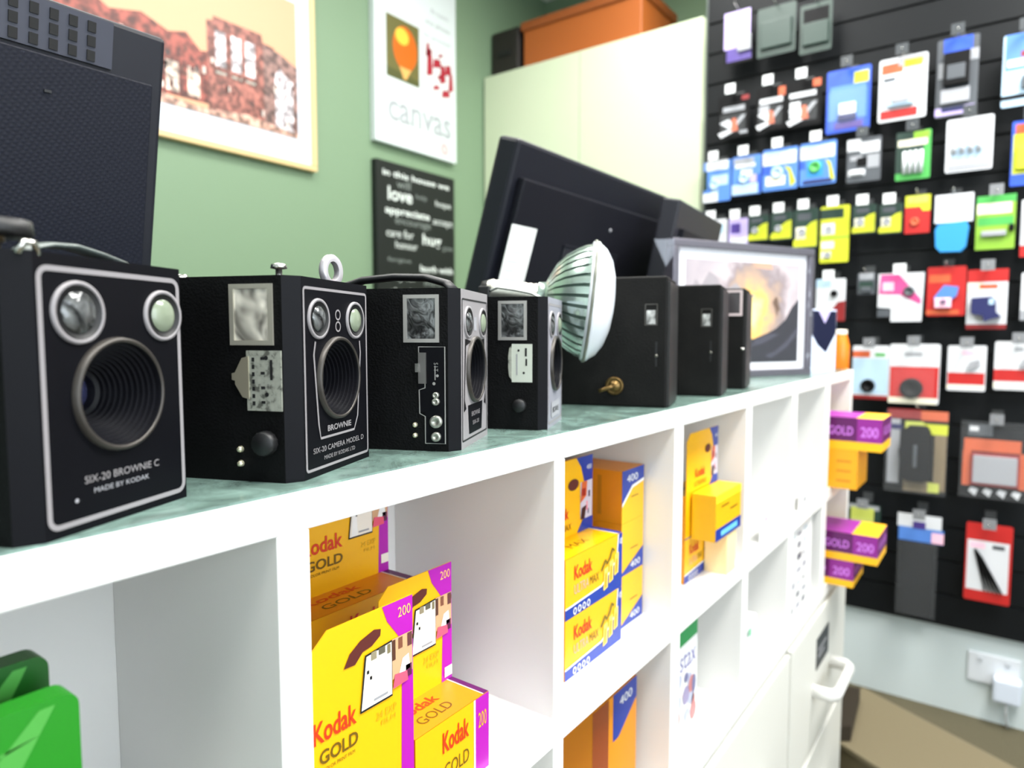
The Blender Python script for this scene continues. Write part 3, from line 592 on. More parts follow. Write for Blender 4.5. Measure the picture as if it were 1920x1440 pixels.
def film_pack(loc, label, gold=True, w=.114, d=.037, hb=.058, ht=.151, header='back', rz=0, group=None, cat='film pack'):
    t = thing('film_pack', label, cat, loc, rz, group or 'film packs in the cube shelves')
    acc = PUR if gold else BLU
    b = MB().box((0, 0, 0), (w, d, hb), ORA)
    # front
    S = Sheet(b, (0, 0, 0), (1, 0, 0), (0, 0, 1))
    S.rect(0, 0, w, hb, YEL, 1)
    if gold:
        S.rect(w * .80, 0, w, hb, PUR, 2); S.poly([(w * .80, 0), (w * .80, hb), (w * .775, hb), (w * .775, 0)], PAPER, 2)
        S.text('Kodak', w * .34, hb * .60, w * .36, hb * .26, RED, 3, bold=True); S.text('GOLD', w * .36, hb * .28, w * .34, hb * .18, BRO, 3); S.text('200', w * .84, hb * .6, w * .12, hb * .2, YEL, 3)
    else:
        S.poly([(0, 0), (w, 0), (w, hb), (w * .93, hb), (w * .90, hb * .55), (w * .62, hb * .22), (0, hb * .17)], BLU, 2)
        S.poly([(0, hb * .17), (w * .62, hb * .22), (w * .90, hb * .55), (w * .93, hb), (w * .915, hb), (w * .885, hb * .57), (w * .61, hb * .25), (0, hb * .20)], PAPER, 3)
        S.text('Kodak', w * .14, hb * .60, w * .30, hb * .24, RED, 3, bold=True)
        S.text('ULTRA', w * .14, hb * .36, w * .24, hb * .16, mat((214, 168, 150), 0.4), 3); S.text('MAX', w * .40, hb * .37, w * .16, hb * .15, BRO, 3)
        for k in range(4): S.ring(w * (.15 + .075 * k), hb * .085, w * .022, .0012, PAPER, 4, 16, ry=hb * .05)
        for k in range(3):
            x = w * (.64 + .1 * k); z = hb * (.12 + .08 * k)
            S.poly([(x, z), (x + w * .075, z + hb * .03), (x + w * .085, z + hb * .40), (x + w * .01, z + hb * .38)], mat((250, 214, 90), 0.35), 4)
            S.poly([(x + w * .02, z + .002), (x + w * .05, z + .003), (x + w * .055, z + hb * .3), (x + w * .03, z + hb * .3)], ORA, 5)
        S.strip([(w * .60, hb * .50), (w * .64, hb * .58), (w * .67, hb * .66), (w * .70, hb * .58), (w * .76, hb * .66), (w * .8, hb * .8), (w * .84, hb * .74)], .003, mat((90, 82, 20), 0.4), 5, closed=False)
        S.text('400', w * .94, hb * .8, w * .05, hb * .12, PAPER, 4)
    # top
    S = Sheet(b, (0, 0, hb), (1, 0, 0), (0, 1, 0))
    S.rect(0, 0, w * .93, d, YEL if not gold or header != 'back' else ORA, 1); S.rect(w * .93, 0, w, d, acc if not gold else DPUR, 1)
    S.rect(w * .915, 0, w * .93, d, CREAM, 2)
    if gold: S.text('Kodak', w * .12, d * .58, w * .50, d * .26, RED, 2, bold=True); S.text('GOLD', w * .2, d * .2, w * .42, d * .24, BRO, 2)
    else: S.text('MAX', w * .3, d * .35, w * .3, d * .25, BRO, 2)
    # right end
    S = Sheet(b, (w, 0, 0), (0, 1, 0), (0, 0, 1)); S.rect(0, 0, d, hb, acc, 1); S.rect(d * .2, hb * .55, d * .8, hb * .8, PAPER, 2)
    b.build('box', t)
    if header:
        y = d - .0008 if header == 'back' else -.0012
        z0 = hb - .002 if header == 'back' else .002
        hc = MB()
        out = [(.003, z0), (w - .0005, z0), (w, ht), (.012, ht), (.003, ht - .008)] if header == 'back' else [(0, z0), (w + .0, z0), (w + .0, ht), (.012, ht), (0, ht - .01)]
        hc.prism(out, .0008, YEL, Matrix.Translation((0, y, 0)))
        S = Sheet(hc, (0, y, 0), (1, 0, 0), (0, 0, 1))
        B = ht - .151          # art is laid out for a 151 mm tall pack
        g = lambda p: [(a, b_ + B) for a, b_ in p]
        x1 = w if header == 'back' else w
        if gold:
            S.poly(g([(x1, .151), (x1 - .026, .151), (x1 - .022, .1405), (x1 - .0125, .128), (x1 - .012, .122), (x1, .122)]), PUR, 1)
            S.poly([(x1 - .0095, .125 + B), (x1, .125 + B), (x1, z0 + .001), (x1 - .012, z0 + .001)], PUR, 1)
            S.text('200', x1 - .013, .140 + B, .011, .0065, mat((250, 190, 110), 0.4), 2)
            hx = x1 - .041
            S.poly(g([(hx - .0155, .124), (hx - .011, .1315), (hx - .003, .1365), (hx + .008, .1395), (hx + .0135, .138), (hx + .013, .134), (hx + .006, .130), (hx - .001, .129), (hx - .007, .1235)]), DARKR, 2)
            photo(S, x1 - .045, .092 + B, x1 - .001, .128 + B, 3)
            kx = (x1 - .0785, .031) if w < .1 else (x1 - .092, .041)
            S.text('Kodak', kx[0], .088 + B, kx[1], .013, RED, 2, bold=True)
            S.text('GOLD', kx[0] + .004, .075 + B, kx[1] * .9, .0085, BRO, 2, bold=True); S.text('COLOR PRINT FILM', kx[0] + .006, .0705 + B, kx[1] * .75, .0022, BRO, 2)
            S.text('24 EXP', x1 - .032, .082 + B, .017, .0045, mat((205, 160, 20), 0.4), 2); S.text('FILM', x1 - .028, .077 + B, .012, .0030, mat((205, 160, 20), 0.4), 2)
            if header == 'back': S.rect(x1 - .009, .062 + B, x1 - .0005, .070 + B, PH_BG, 3); 
        else:
            S.poly(g([(x1, .151), (x1 - .034, .151), (x1 - .024, .140), (x1 - .018, .124), (x1, .124)]), BLU, 1); S.text('400', x1 - .013, .136 + B, .010, .005, PAPER, 2)
            photo(S, x1 - .026, .084 + B, x1 - .001, .124 + B, 2, 'dark')
            S.poly(g([(x1, .084), (x1 - .020, .084), (x1 - .032, .072), (x1, .062)]), BLU, 2)
            hx = x1 - .040; S.disc(hx, .124 + B, .0105, DARKR, 2, ry=.006)
            S.text('Kodak', x1 - .085, .090 + B, .036, .012, RED, 2, bold=True); S.text('ULTRAMAX', x1 - .088, .078 + B, .044, .007, BRO, 2)
        hc.build('header_card', t)
    return t
FLR = .8251
# second cube
film_pack((.2275, .3055, FLR), 'front yellow film pack with purple 200 corner and oval hang hole', True, w=.0795, ht=.1585, header='front', rz=0)
film_pack((.3105, .3065, FLR), 'smaller film pack right of the one with the oval hang hole', True, w=.078, ht=.150, header='back')
film_pack((.300, .403, FLR), 'lowest yellow film box at the back of the second cube', True, header=None)
film_pack((.300, .403, FLR + .0585), 'yellow film pack standing highest at the back of second cube', True, ht=.155, header='back')
# third cube
film_pack((.527, .325, FLR), 'lower yellow and blue film pack in third cube', False, header=None)
film_pack((.527, .325, FLR + .0583), 'upper yellow and blue film pack with dark hang hole in third cube', False, ht=.138)
for k, lb in enumerate(('lowest of three stacked yellow film boxes, right side of third cube', 'middle of three stacked yellow film boxes, right side of third cube', 'topmost of three stacked yellow film boxes, right side of third cube')):
    t = thing('film_box', lb, 'film box', (.6615, .336, FLR + .0588 * k), 0, 'film boxes in the cube shelves')
    b = MB().box((0, 0, 0), (.054, .085, .0585), ORA); S = Sheet(b, (0, 0, 0), (1, 0, 0), (0, 0, 1)); w_, h = .054, .0585
    S.rect(0, 0, w_, h, YEL, 1)
    if k == 2: S.poly([(0, h), (w_, h), (w_, h * .75), (w_ * .45, h * .68), (0, h * .38)], BLU, 2); S.poly([(0, h * .38), (w_ * .45, h * .68), (w_, h * .75), (w_, h * .7), (w_ * .45, h * .63), (0, h * .32)], PAPER, 3); S.text('400', w_ * .2, h * .76, w_ * .5, h * .14, PAPER, 3)
    else: S.poly([(0, 0), (w_, 0), (w_, h * .4), (0, h * .05)], BLU, 2); S.text('400', w_ * .4, h * .08, w_ * .45, h * .12, PAPER, 3)
    S.rect(w_ * .4, h * .45, w_ * .75, h * .47, BRO, 2)
    S2 = Sheet(b, (0, .085, 0), (0, -1, 0), (0, 0, 1)); S2.rect(.055, .008, .060, .052, mat((190, 120, 8), 0.4), 1); S2.rect(.044, .01, .048, .05, mat((205, 132, 8), 0.4), 1)
    b.build('box', t)
tag(MB().box((.58, .425, FLR), (.660, .47, .998), ORA).build('film_carton'), 'tall plain orange carton in the back of third cube', 'carton')
# fourth cube
film_pack((.832, .332, FLR), 'lower yellow and blue film pack in fourth cube', False, header=None)
film_pack((.832, .332, FLR + .0583), 'upper yellow and blue film pack with photo header in fourth cube', False, ht=.1385, header='front')
t = thing('film_box', 'pale yellow film box low at the right front of fourth cube', 'film box', (.900, .2995, FLR))
b = MB().box((0, 0, 0), (.038, .0305, .058), mat((250, 225, 170), 0.4)); b.build('box', t)
t = thing('film_box', 'yellow film box with blue lower strip at right front of fourth cube', 'film box', (.846, .2965, FLR + .0583))
b = MB().box((0, 0, 0), (.100, .032, .060), YEL); S = Sheet(b, (0, 0, 0), (1, 0, 0), (0, 0, 1)); S.rect(0, 0, .100, .016, BLU, 1); S.rect(.02, .004, .085, .011, mat((110, 190, 235), 0.4), 2); S.rect(.0, .050, .100, .060, mat((252, 226, 40), 0.35), 1)
S.rect(.02, .042, .05, .044, BRO, 2).rect(.055, .033, .085, .035, BRO, 2); b.build('box', t)

# green packs, first cube
def green_pack(loc, w_, h, label, letter, top):
    t = thing('green_packet', label, 'packet', loc)
    m = MB().prism(rrect(0, 0, w_, h, .006), .012, mat((14, 84, 16) if top else (26, 124, 20), 0.35, name='green_foil'))
    m.build('packet', t, bevel=.001)
    p = MB(); S = Sheet(p, (0, 0, 0), (1, 0, 0), (0, 0, 1))
    LG = mat((70, 150, 60), 0.4)
    S.poly([(w_ * .72, h * .84), (w_ * .9, h * .985), (w_ * .94, h * .985), (w_ * .80, h * .80)], LG, 1); S.poly([(w_ * .3, h * .88), (w_ * .5, h * .86), (w_ * .9, h * .93), (w_ * .6, h * .9)], LG, 1)
    if letter:
        S.text('f', w_ - .032, h - .054, .022, .035, mat((10, 40, 30), 0.4), 2, italic=True, bold=True); S.text('f', w_ - .030, h - .052, .018, .032, mat((170, 190, 185), 0.4), 3, italic=True)
    p.build('printed_face', t)
green_pack((-.02, .330, FLR), .132, .188, 'darker green packet with white letter f in first cube', True, True)
green_pack((-.03, .303, FLR), .143, .180, 'brighter green packet in front of the darker one in first cube', False, False)

# lower row things
LOW = .6151
t = thing('photo_paper_box', 'white box with green lid band and coloured lettering in lower fourth cube', 'box', (.790, .33, LOW))
m = MB().box((0, 0, 0), (.089, .03, .150), PAPER); S = Sheet(m, (0, 0, 0), (1, 0, 0), (0, 0, 1))
S.rect(0, .130, .089, .150, mat((20, 150, 75), 0.4), 1); S.text('instax', .006, .095, .078, .026, mat((105, 100, 165), 0.4), 1)
random.seed(3)
for k in range(16): S.disc(random.uniform(.012, .078), random.uniform(.02, .085), random.uniform(.006, .012), mat(random.choice([(150, 140, 175), (215, 180, 160), (110, 110, 150), (190, 120, 120), (175, 180, 205)]), 0.4), 1 + k % 4, ry=random.uniform(.006, .014), n=10)
S.rect(.01, .004, .03, .010, mat((235, 230, 110), 0.4), 1); m.build('box', t)
t = thing('film_box', 'orange and blue film box in lower third cube', 'film box', (.592, .331, LOW)); m = MB().box((0, 0, 0), (.102, .05, .146), ORA); S = Sheet(m, (0, 0, 0), (1, 0, 0), (0, 0, 1)); S.poly([(.045, .146), (.102, .146), (.102, .122), (.058, .094), (.045, .094)], BLU, 1); S.text('400', .06, .128, .03, .01, PAPER, 2); S.rect(.0, 0, .035, .146, mat((140, 62, 16), 0.4), 1); m.build('box', t)
t = thing('small_packet', 'small white packet with green mark in lower fifth cube', 'packet', (1.075, .33, LOW)); m = MB().box((0, 0, 0), (.075, .02, .065), PAPER); S = Sheet(m, (0, 0, 0), (1, 0, 0), (0, 0, 1)); S.poly([(.01, .03), (.035, .042), (.035, .052), (.01, .045)], mat((130, 135, 135), 0.4), 1); S.rect(.036, .036, .05, .05, mat((95, 190, 140), 0.4), 1); S.rect(.01, .008, .03, .02, mat((190, 220, 230), 0.4), 1); m.build('box', t)
t = thing('notice_sheet', 'white sheet of dark lettering standing in lower sixth cube', 'sheet', (1.275, .312, LOW)); m = MB().box((0, 0, 0), (.18, .003, .176), PAPER); S = Sheet(m, (0, 0, 0), (1, 0, 0), (0, 0, 1)); random.seed(5)
for r_ in range(7):
    for k in range(3): S.rect(.02 + k * .045, .010 + r_ * .024, .02 + k * .045 + random.uniform(.015, .034), .010 + r_ * .024 + random.uniform(.006, .014), mat(random.choice([(120, 120, 128), (160, 160, 170), (95, 95, 105), (190, 200, 205)]), 0.5), 1)
m.build('sheet', t)
t = thing('price_card', 'small white card with pink marks in fifth cube', 'card', (1.07, .304, FLR)); m = MB().box((0, 0, 0), (.09, .002, .052), PAPER); S = Sheet(m, (0, 0, 0), (1, 0, 0), (0, 0, 1)); PK = mat((225, 150, 170), 0.5)
S.strip([(.015, .012), (.020, .03), (.03, .036), (.034, .028)], .005, PK, 1, closed=False).strip([(.05, .014), (.055, .036), (.068, .042), (.07, .030)], .005, mat((190, 150, 165), 0.5), 1, closed=False); m.build('card', t)
t = thing('price_card', 'small white card with grey marks in sixth cube', 'card', (1.31, .304, FLR)); m = MB().box((0, 0, 0), (.13, .002, .075), PAPER); S = Sheet(m, (0, 0, 0), (1, 0, 0), (0, 0, 1))
S.rect(.02, .04, .028, .06, GREYP).rect(.032, .01, .05, .02, GREYP).rect(.06, .03, .08, .036, mat((200, 200, 200), 0.5)).rect(.035, .026, .045, .034, GREYP); m.build('card', t)

# purple and yellow film boxes sticking out of the last cube
def long_box(x, yf, z, w_, d, h, label, purple=True):
    t = thing('film_box', label, 'film box', (x, yf, z), 0, 'film boxes sticking out at the shelf end')
    m = MB().box((0, 0, 0), (w_, d, h), mat((255, 190, 20), 0.35) if purple else mat((244, 168, 20), 0.4))
    S = Sheet(m, (0, 0, 0), (0, -1, 0), (0, 0, 1)); F = Sheet(m, (0, 0, 0), (1, 0, 0), (0, 0, 1)); T = Sheet(m, (0, 0, h), (1, 0, 0), (0, 1, 0))
    LP = mat((205, 120, 225), 0.4)
    if purple:
        S.rect(-d, h * .27, 0, h, DPUR, 1); S.rect(-.047, h * .27, 0, h, mat((140, 34, 140), 0.4), 2); F.rect(0, h * .27, w_, h, DPUR, 1); T.rect(0, .05, w_, d, mat((165, 45, 165), 0.4), 1)
        S.text('GOLD', -.102, h * .45, .048, h * .28, LP, 3, bold=True); S.text('200', -.040, h * .42, .033, h * .32, LP, 3, bold=True); F.text('GOLD 200', w_ * .1, h * .5, w_ * .8, h * .25, LP, 3, bold=True)
    else:
        for k in range(3): S.rect(-.04, h * (.18 + .25 * k), -.012, h * (.23 + .25 * k), mat((200, 130, 12), 0.4), 1)
    m.build('box', t); return t
long_box(1.56, .250, FLR, .12, .16, .083, 'plain orange film box low in the upper cube at the shelf end', False)
long_box(1.56, .206, FLR + .0835, .12, .20, .068, 'purple and yellow film box jutting out above the plain orange one')
long_box(1.56, .250, LOW, .12, .16, .056, 'lowest purple and yellow film box in the lower cube at shelf end')
long_box(1.56, .206, LOW + .0565, .12, .20, .060, 'purple and yellow film box jutting out in the lower cube, resting on another')

# ------------------------------------------------------------------ things on the green wall
YW = 1.891
def poly_at(S, pts, m, l, o):
    """photo points on the wall plane turned into sheet coordinates"""
    q = []
    for u, v in pts:
        p = at(u, v, 1, S.o.y) - S.o; q.append((p.dot(S.x), p.dot(S.y)))
    S.poly(q, m, l)
fr = thing('wall_picture', 'pale wood framed print of reddish old buildings on green wall', 'picture', (.62, YW - .024, 1.15 + .532))
W_, H_ = .85, .60; WOOD = mat((205, 178, 128), 0.45, name='pale_wood')
m = MB().box((0, 0, 0), (W_, .024, .018), WOOD).box((0, 0, H_ - .018), (W_, .024, H_), WOOD).box((0, 0, .018), (.018, .024, H_ - .018), WOOD).box((W_ - .018, 0, .018), (W_, .024, H_ - .018), WOOD)
m.build('frame', fr, bevel=.002)
MB().box((.018, .008, .018), (W_ - .018, .014, H_ - .018), mat((196, 204, 214), 0.5)).build('mount', fr)
p = MB(); S = Sheet(p, (0, .0075, 0), (1, 0, 0), (0, 0, 1))
ax0, ax1, az0, az1 = .09, .782, .092, .51
S.rect(ax0, az0, ax1, az1, mat((205, 152, 116), 0.5), 1)
BR = mat((118, 56, 46), 0.5, tex='city'); BR2 = mat((128, 76, 66), 0.5, tex='city'); BR3 = mat((112, 84, 78), 0.5, tex='city'); BW = mat((190, 182, 186), 0.5, tex='city')
S.poly([(ax0, az0 + .02), (.50, az0 + .03), (.50, .27), (.46, .262), (.42, .30), (.37, .285), (.30, .31), (.22, .29), (.15, .33), (ax0, .30)], BR, 2)
S.poly([(.48, az0), (.70, az0), (.70, .345), (.66, .35), (.655, .372), (.50, .372), (.50, .36), (.48, .355)], BR2, 3)
S.poly([(.66, az0), (ax1, az0), (ax1, .31), (.72, .335), (.66, .345)], BR3, 4)
S.poly([(.70, az0), (.765, az0), (.765, .26), (.735, .275), (.72, .29), (.705, .275), (.70, .26)], BW, 5)
for x in (.505, .555, .60): S.rect(x, .235, x + .032, .335, BW, 4).rect(x, .215, x + .032, .222, mat((150, 150, 140), 0.5), 5)
for x in (.30, .36, .42): S.rect(x, .13, x + .035, .21, mat((200, 180, 165), 0.5, tex='city'), 3)
S.rect(.22, .125, .28, .16, mat((170, 175, 190), 0.5, tex='city'), 3)
random.seed(11)
for k in range(60):
    x = random.uniform(ax0 + .01, ax1 - .02); z = random.uniform(az0 + .02, .25)
    S.rect(x, z, x + random.uniform(.006, .012), z + random.uniform(.012, .022), mat(random.choice([(78, 40, 36), (96, 58, 48), (205, 190, 180), (60, 44, 44)]), 0.5), 6)
S.poly([(ax0, az0), (ax1, az0), (ax1, az0 + .012), (.6, az0 + .03), (.45, az0 + .014), (.3, az0 + .03), (ax0, az0 + .02)], mat((170, 132, 116), 0.5, tex='city'), 7)
p.build('print', fr)

ps = thing('wall_poster', 'white canvas sign with orange photo and grey lettering on green wall', 'poster', (1.724, YW - .028, 1.15 + .694))
W_, H_ = .438, .66
MB().box((0, 0, 0), (W_, .028, H_), mat((200, 208, 208), 0.5)).build('canvas', ps, bevel=.002)
p = MB(); S = Sheet(p, (0, -.0003, 0), (1, 0, 0), (0, 0, 1))
S.rect(.055, .240, .225, .46, mat((92, 88, 40), 0.5), 1); S.disc(.150, .36, .062, mat((196, 92, 10), 0.4), 2, ry=.080); S.disc(.135, .40, .035, mat((240, 180, 60), 0.4), 3, ry=.03); S.poly([(.12, .29), (.18, .29), (.155, .25), (.142, .25)], mat((210, 160, 90), 0.4), 3); S.poly([(.055, .24), (.225, .24), (.225, .262), (.055, .275)], mat((70, 74, 30), 0.5), 2)
CR = mat((150, 24, 42), 0.5)
random.seed(21)
for a, b, c, d in ((.265, .30, .30, .40), (.30, .34, .35, .375), (.34, .29, .375, .36), (.37, .33, .41, .37), (.39, .27, .42, .34), (.30, .255, .34, .275), (.35, .24, .40, .27), (.33, .385, .36, .40), (.26, .37, .285, .42), (.325, .30, .35, .32)): S.poly([(a, b), (c, b + .012), (c - .006, d + .006), (a + .006, d)], CR, 2)
GT = mat((150, 152, 158), 0.5)
S.text('your photos on', .05, .175, .36, .022, GT, 1); S.text('canvas', .060, .085, .345, .075, mat((150, 154, 158), 0.5), 1, bold=True)
S.text('be printed', .25, .44, .15, .02, GT, 1); S.text('any photo', .26, .49, .14, .022, mat((130, 130, 135), 0.5), 1); S.text('from', .29, .54, .1, .02, GT, 1)
S.disc(.365, .042, .026, mat((225, 180, 180), 0.5), 1); S.ring(.365, .042, .018, .004, mat((205, 120, 125), 0.5), 2)
p.build('printed_face', ps)

wp = thing('wall_poster', 'black word canvas with white words love and hug below the white sign', 'poster', (1.724, YW - .028, 1.15 + .03))
W_, H_ = .424, .600
MB().box((0, 0, 0), (W_, .028, H_), mat((17, 21, 20), 0.5, name='black_canvas', spec=0.3)).build('canvas', wp, bevel=.002)
p = MB(); S = Sheet(p, (0, -.0003, 0), (1, 0, 0), (0, 0, 1)); TW = mat((205, 212, 208), 0.5); TG = mat((120, 128, 124), 0.5)
for t_, x, z, wd_, h_, m_, bo in (('in this house we', .03, .548, .36, .022, TW, True), ('will', .10, .512, .07, .030, TG, False), ('love', .055, .462, .125, .050, TW, True), ('help', .20, .482, .06, .022, TG, False), ('hope', .31, .468, .09, .03, TW, False), ('appreciate', .04, .405, .235, .034, TW, True), ('accept', .295, .395, .115, .03, TW, False), ('encourage', .09, .372, .19, .026, TG, False), ('care for', .045, .330, .14, .03, TW, False), ('hug', .235, .305, .105, .055, TW, True), ('honour', .09, .29, .115, .028, TW, False), ('grow', .35, .30, .06, .02, TG, False), ('forgive', .05, .235, .12, .02, TG, False), ('laugh with', .22, .205, .19, .034, TW, True), ('pray for', .045, .165, .155, .030, TW, False), ('share', .24, .16, .1, .024, TG, False), ('thank', .06, .11, .13, .032, TW, True), ('listen to', .22, .10, .16, .026, TG, False), ('always', .12, .05, .17, .030, TW, False)):
    S.text(t_, x, z, wd_, h_, m_, 1, bold=bo)
p.build('printed_face', wp)

# ------------------------------------------------------------------ cream cupboard in the corner and the things on it
CRE = mat((188, 198, 170), 0.4, name='cream_laminate')
cb = thing('tall_cupboard', 'tall pale cream two-door cupboard in the corner beside black slat wall', 'cupboard', (2.37, .912, 0))
MB().box((.018, 0, .05), (.47, .972, 2.25), CRE).box((.03, .01, 0), (.46, .96, .05), mat((120, 120, 112), 0.5)).build('body', cb)
MB().box((0, .002, .06), (.0175, .4945, 2.25), CRE).build('door', cb, bevel=.001)
MB().box((0, .4975, .06), (.0175, .970, 2.25), CRE).build('door', cb, bevel=.001)
t = thing('storage_case', 'black case on top of cream cupboard against green wall', 'case', (2.42, 1.735, 2.2502))
MB().box((0, 0, 0), (.30, .148, .20), mat((26, 20, 17), 0.5)).build('body', t, bevel=.01); MB().box((-.006, .04, .09), (0.0, .11, .11), BLACKM).build('handle', t)
t = thing('wooden_crate', 'orange-brown box on top of cream cupboard', 'crate', (2.42, 1.17, 2.2502))
MB().box((0, 0, 0), (.30, .54, .19), mat((150, 78, 24), 0.5)).box((-.01, -.01, .165), (.31, .55, .20), mat((130, 66, 20), 0.5)).build('body', t, bevel=.004)

# ------------------------------------------------------------------ black slat wall with its hanging goods
SLAT = mat((12, 15, 18), 0.55, spec=0.2, name='black_slat_board')
m = MB(); z = .268
m.box((2.408, -1.65, z), (2.4195, .905, CEIL - .02), mat((6, 7, 8), 0.6))
k = 0
while z < CEIL - .1:
    m.box((2.398, -1.65, z), (2.408, .905, z + .0955), SLAT); z += .1033
tag(m.build('slat_wall_panel'), 'black grooved slat wall board full of hanging camera goods', 'wall panel')
tag(MB().box((2.396, .9055, .268), (2.4195, .9105, CEIL - .02), mat((70, 78, 76), 0.4)).build('edge_strip'), 'dark edge strip between slat wall and cream cupboard', 'strip')

HX = 2.335
c_ = {'w': (206, 208, 213), 'k': (9, 9, 11), 'r': (180, 30, 28), 'dr': (130, 28, 30), 'b': (40, 80, 190), 'lb': (78, 124, 200), 'sky': (168, 194, 216), 'y': (190, 196, 40), 'o': (190, 88, 50), 'g': (70, 160, 75), 'lg': (130, 175, 52), 'dg': (28, 52, 44), 'gr': (150, 152, 158), 'dgr': (74, 78, 84), 'pk': (200, 74, 136), 'lpk': (240, 190, 210), 'pu': (70, 50, 130), 'li': (180, 165, 215), 'cy': (45, 140, 205), 'br': (120, 105, 80), 'navy': (28, 32, 84), 'cr': (225, 220, 200), 'lime': (188, 196, 90)}
def cm(k): return mat(c_[k], 0.5, spec=0.15) if sum(c_[k]) < 120 else mat(c_[k], 0.42)
def hung(u0, v0, u1, v1, label, cat, base, art, prods=(), tagc='gr', card='card', clear=False, name='blister_pack', x=HX, hole=None, over=True):
    um, vm = (u0 + u1) / 2, (v0 + v1) / 2
    yl = at(u0, vm, 0, x).y; yr = at(u1, vm, 0, x).y; zt = at(um, v0, 0, x).z; zb = at(um, v1, 0, x).z
    w_, h = yl - yr, zt - zb
    hx_ = w_ * (hole if hole is not None else .5)
    t = thing(name, label, cat, (x, yl, zb), math.radians(-90), 'goods hanging on the black slat wall')
    m = MB()
    if base: m.prism(rrect(0, 0, w_, h, min(w_, h) * .05, 3), .0015, cm(base))
    S = Sheet(m, (0, 0, 0), (1, 0, 0), (0, 0, 1))
    for i, a in enumerate(art):
        if isinstance(a[0], (list, tuple)): S.poly([(w_ * p[0], h * (1 - p[1])) for p in a[0]], cm(a[1]), 1 + i)
        else: S.rect(w_ * a[0], h * (1 - a[3]), w_ * a[2], h * (1 - a[1]), cm(a[4]), 1 + i)
    if m.v: m.build(card, t)
    if clear: MB().box((-.006, -.004, -.006), (w_ + .006, -.0034, h + .01), CLEAR).build('plastic_bag', t)
    for p in prods:
        q = MB()
        if p[0] == 'box': q.box((w_ * p[1], -p[5], h * (1 - p[4])), (w_ * p[3], -.0005, h * (1 - p[2])), cm(p[6])); q.build(p[7] if len(p) > 7 else 'product', t, bevel=.002)
        elif p[0] == 'disc': r = w_ * p[3]; q.lathe([(r, -.0005), (r, -p[4] * .7), (r * .9, -p[4]), (r * .55, -p[4]), (r * .5, -p[4] * .6), (.00001, -p[4] * .6)], (w_ * p[1], 0, h * (1 - p[2])), (0, 1, 0), cm(p[5]), 32); q.build(p[6] if len(p) > 6 else 'product', t)
        elif p[0] == 'cyl': 
            r = w_ * p[3] / 2; q.lathe([(.00001, 0), (r, 0), (r, h * (p[5] - p[4])), (r * .4, h * (p[5] - p[4])), (r * .4, h * (p[5] - p[4]) + r * .4), (.00001, h * (p[5] - p[4]) + r * .4)], (w_ * p[1], -r - .001, h * (1 - p[5])), (0, 0, 1), cm(p[6]), 20); q.build('battery', t)
        elif p[0] == 'blob':
            pts = [(w_ * a, h * (1 - b)) for a, b in p[1]]; q.prism(pts, p[2], cm(p[3]), Matrix.Translation((0, -p[2], 0))); q.build(p[4] if len(p) > 4 else 'product', t, bevel=.003)
        elif p[0] == 'clear': MB().box((w_ * p[1], -p[5], h * (1 - p[4])), (w_ * p[3], -p[5] + .0006, h * (1 - p[2])), CLEAR).build('blister', t)
    # the hook it hangs on
    hk = thing('display_hook', 'hook of the ' + label, 'hook', (2.398, yl - hx_, zt + .004), math.radians(-90), 'hooks on the black slat wall')
    MB().tube([(0, 0, 0), (0, -.100, 0)], .0018, CHROME, 8).tube([(0, -.100, 0), (0, -.108, .006)], .0018, CHROME, 8).build('rod', hk)
    MB().box((-.014, -.004, -.010), (.014, 0, .022), mat((60, 62, 64), 0.4)).build('mount', hk)
    if tagc: MB().box((-.016, -.104, -.010), (.016, -.102, .020), mat({'w': (228, 230, 232), 'gr': (120, 122, 126), 'dk': (60, 64, 68)}[tagc], 0.4)).build('price_tag', hk)
    return t
# top row, cut by the upper edge of the photo
hung(1358, 20, 1412, 118, 'purple and white packet at top left of the slat wall', 'packet', 'k', [(0, 0, .9, .7, 'li'), (.1, .7, .95, .95, 'pu')], [('box', .5, .5, .95, .8, .01, 'gr')], None)
hung(1420, 10, 1492, 102, 'dark green packet in the top row, left of its twin', 'packet', 'dg', [(.1, .5, .7, .9, 'dg'), (.7, .6, .9, .8, 'gr')], [('box', .1, .3, .9, .85, .01, 'dg')], None)
hung(1500, 5, 1560, 97, 'dark green packet in the top row, right of its twin', 'packet', 'dg', [(.1, .1, .9, .4, 'k')], [('box', .1, .4, .9, .85, .01, 'dg')], None)
tri = [([(.05, .62), (.4, .8), (.5, .7), (.35, .55)], 'w'), ([(.9, .5), (.55, .8), (.5, .7), (.75, .5)], 'gr'), ([(0, .86), (.35, .8), (.5, .86), (.1, .97)], 'w'), ([(.45, .55), (.58, .55), (.65, .85), (.42, .85)], 'o')]
hung(1347, 178, 1405, 258, 'leftmost black packet with crossed white and red shapes below a white tag', 'packet', 'k', [(.15, .26, .85, .38, 'gr'), (.75, .05, .98, .15, 'dr'), (.7, .86, .95, .93, 'gr')] + tri, [('clear', .1, .45, .9, .9, .008)], 'w')
hung(1418, 162, 1473, 244, 'middle black packet with crossed white and red shapes', 'packet', 'k', [(.12, .26, .9, .38, 'w'), (.75, .05, .98, .25, 'o'), (.1, .42, .45, .6, 'gr')] + tri, [('clear', .1, .45, .9, .9, .008)], 'w')
hung(1475, 150, 1540, 236, 'rightmost black packet with crossed white and red shapes', 'packet', 'k', [(.08, .25, .85, .36, 'w'), (.75, .02, .98, .18, 'o'), (.1, .45, .4, .8, 'w')] + tri, [('clear', .1, .45, .9, .9, .008)], 'w')
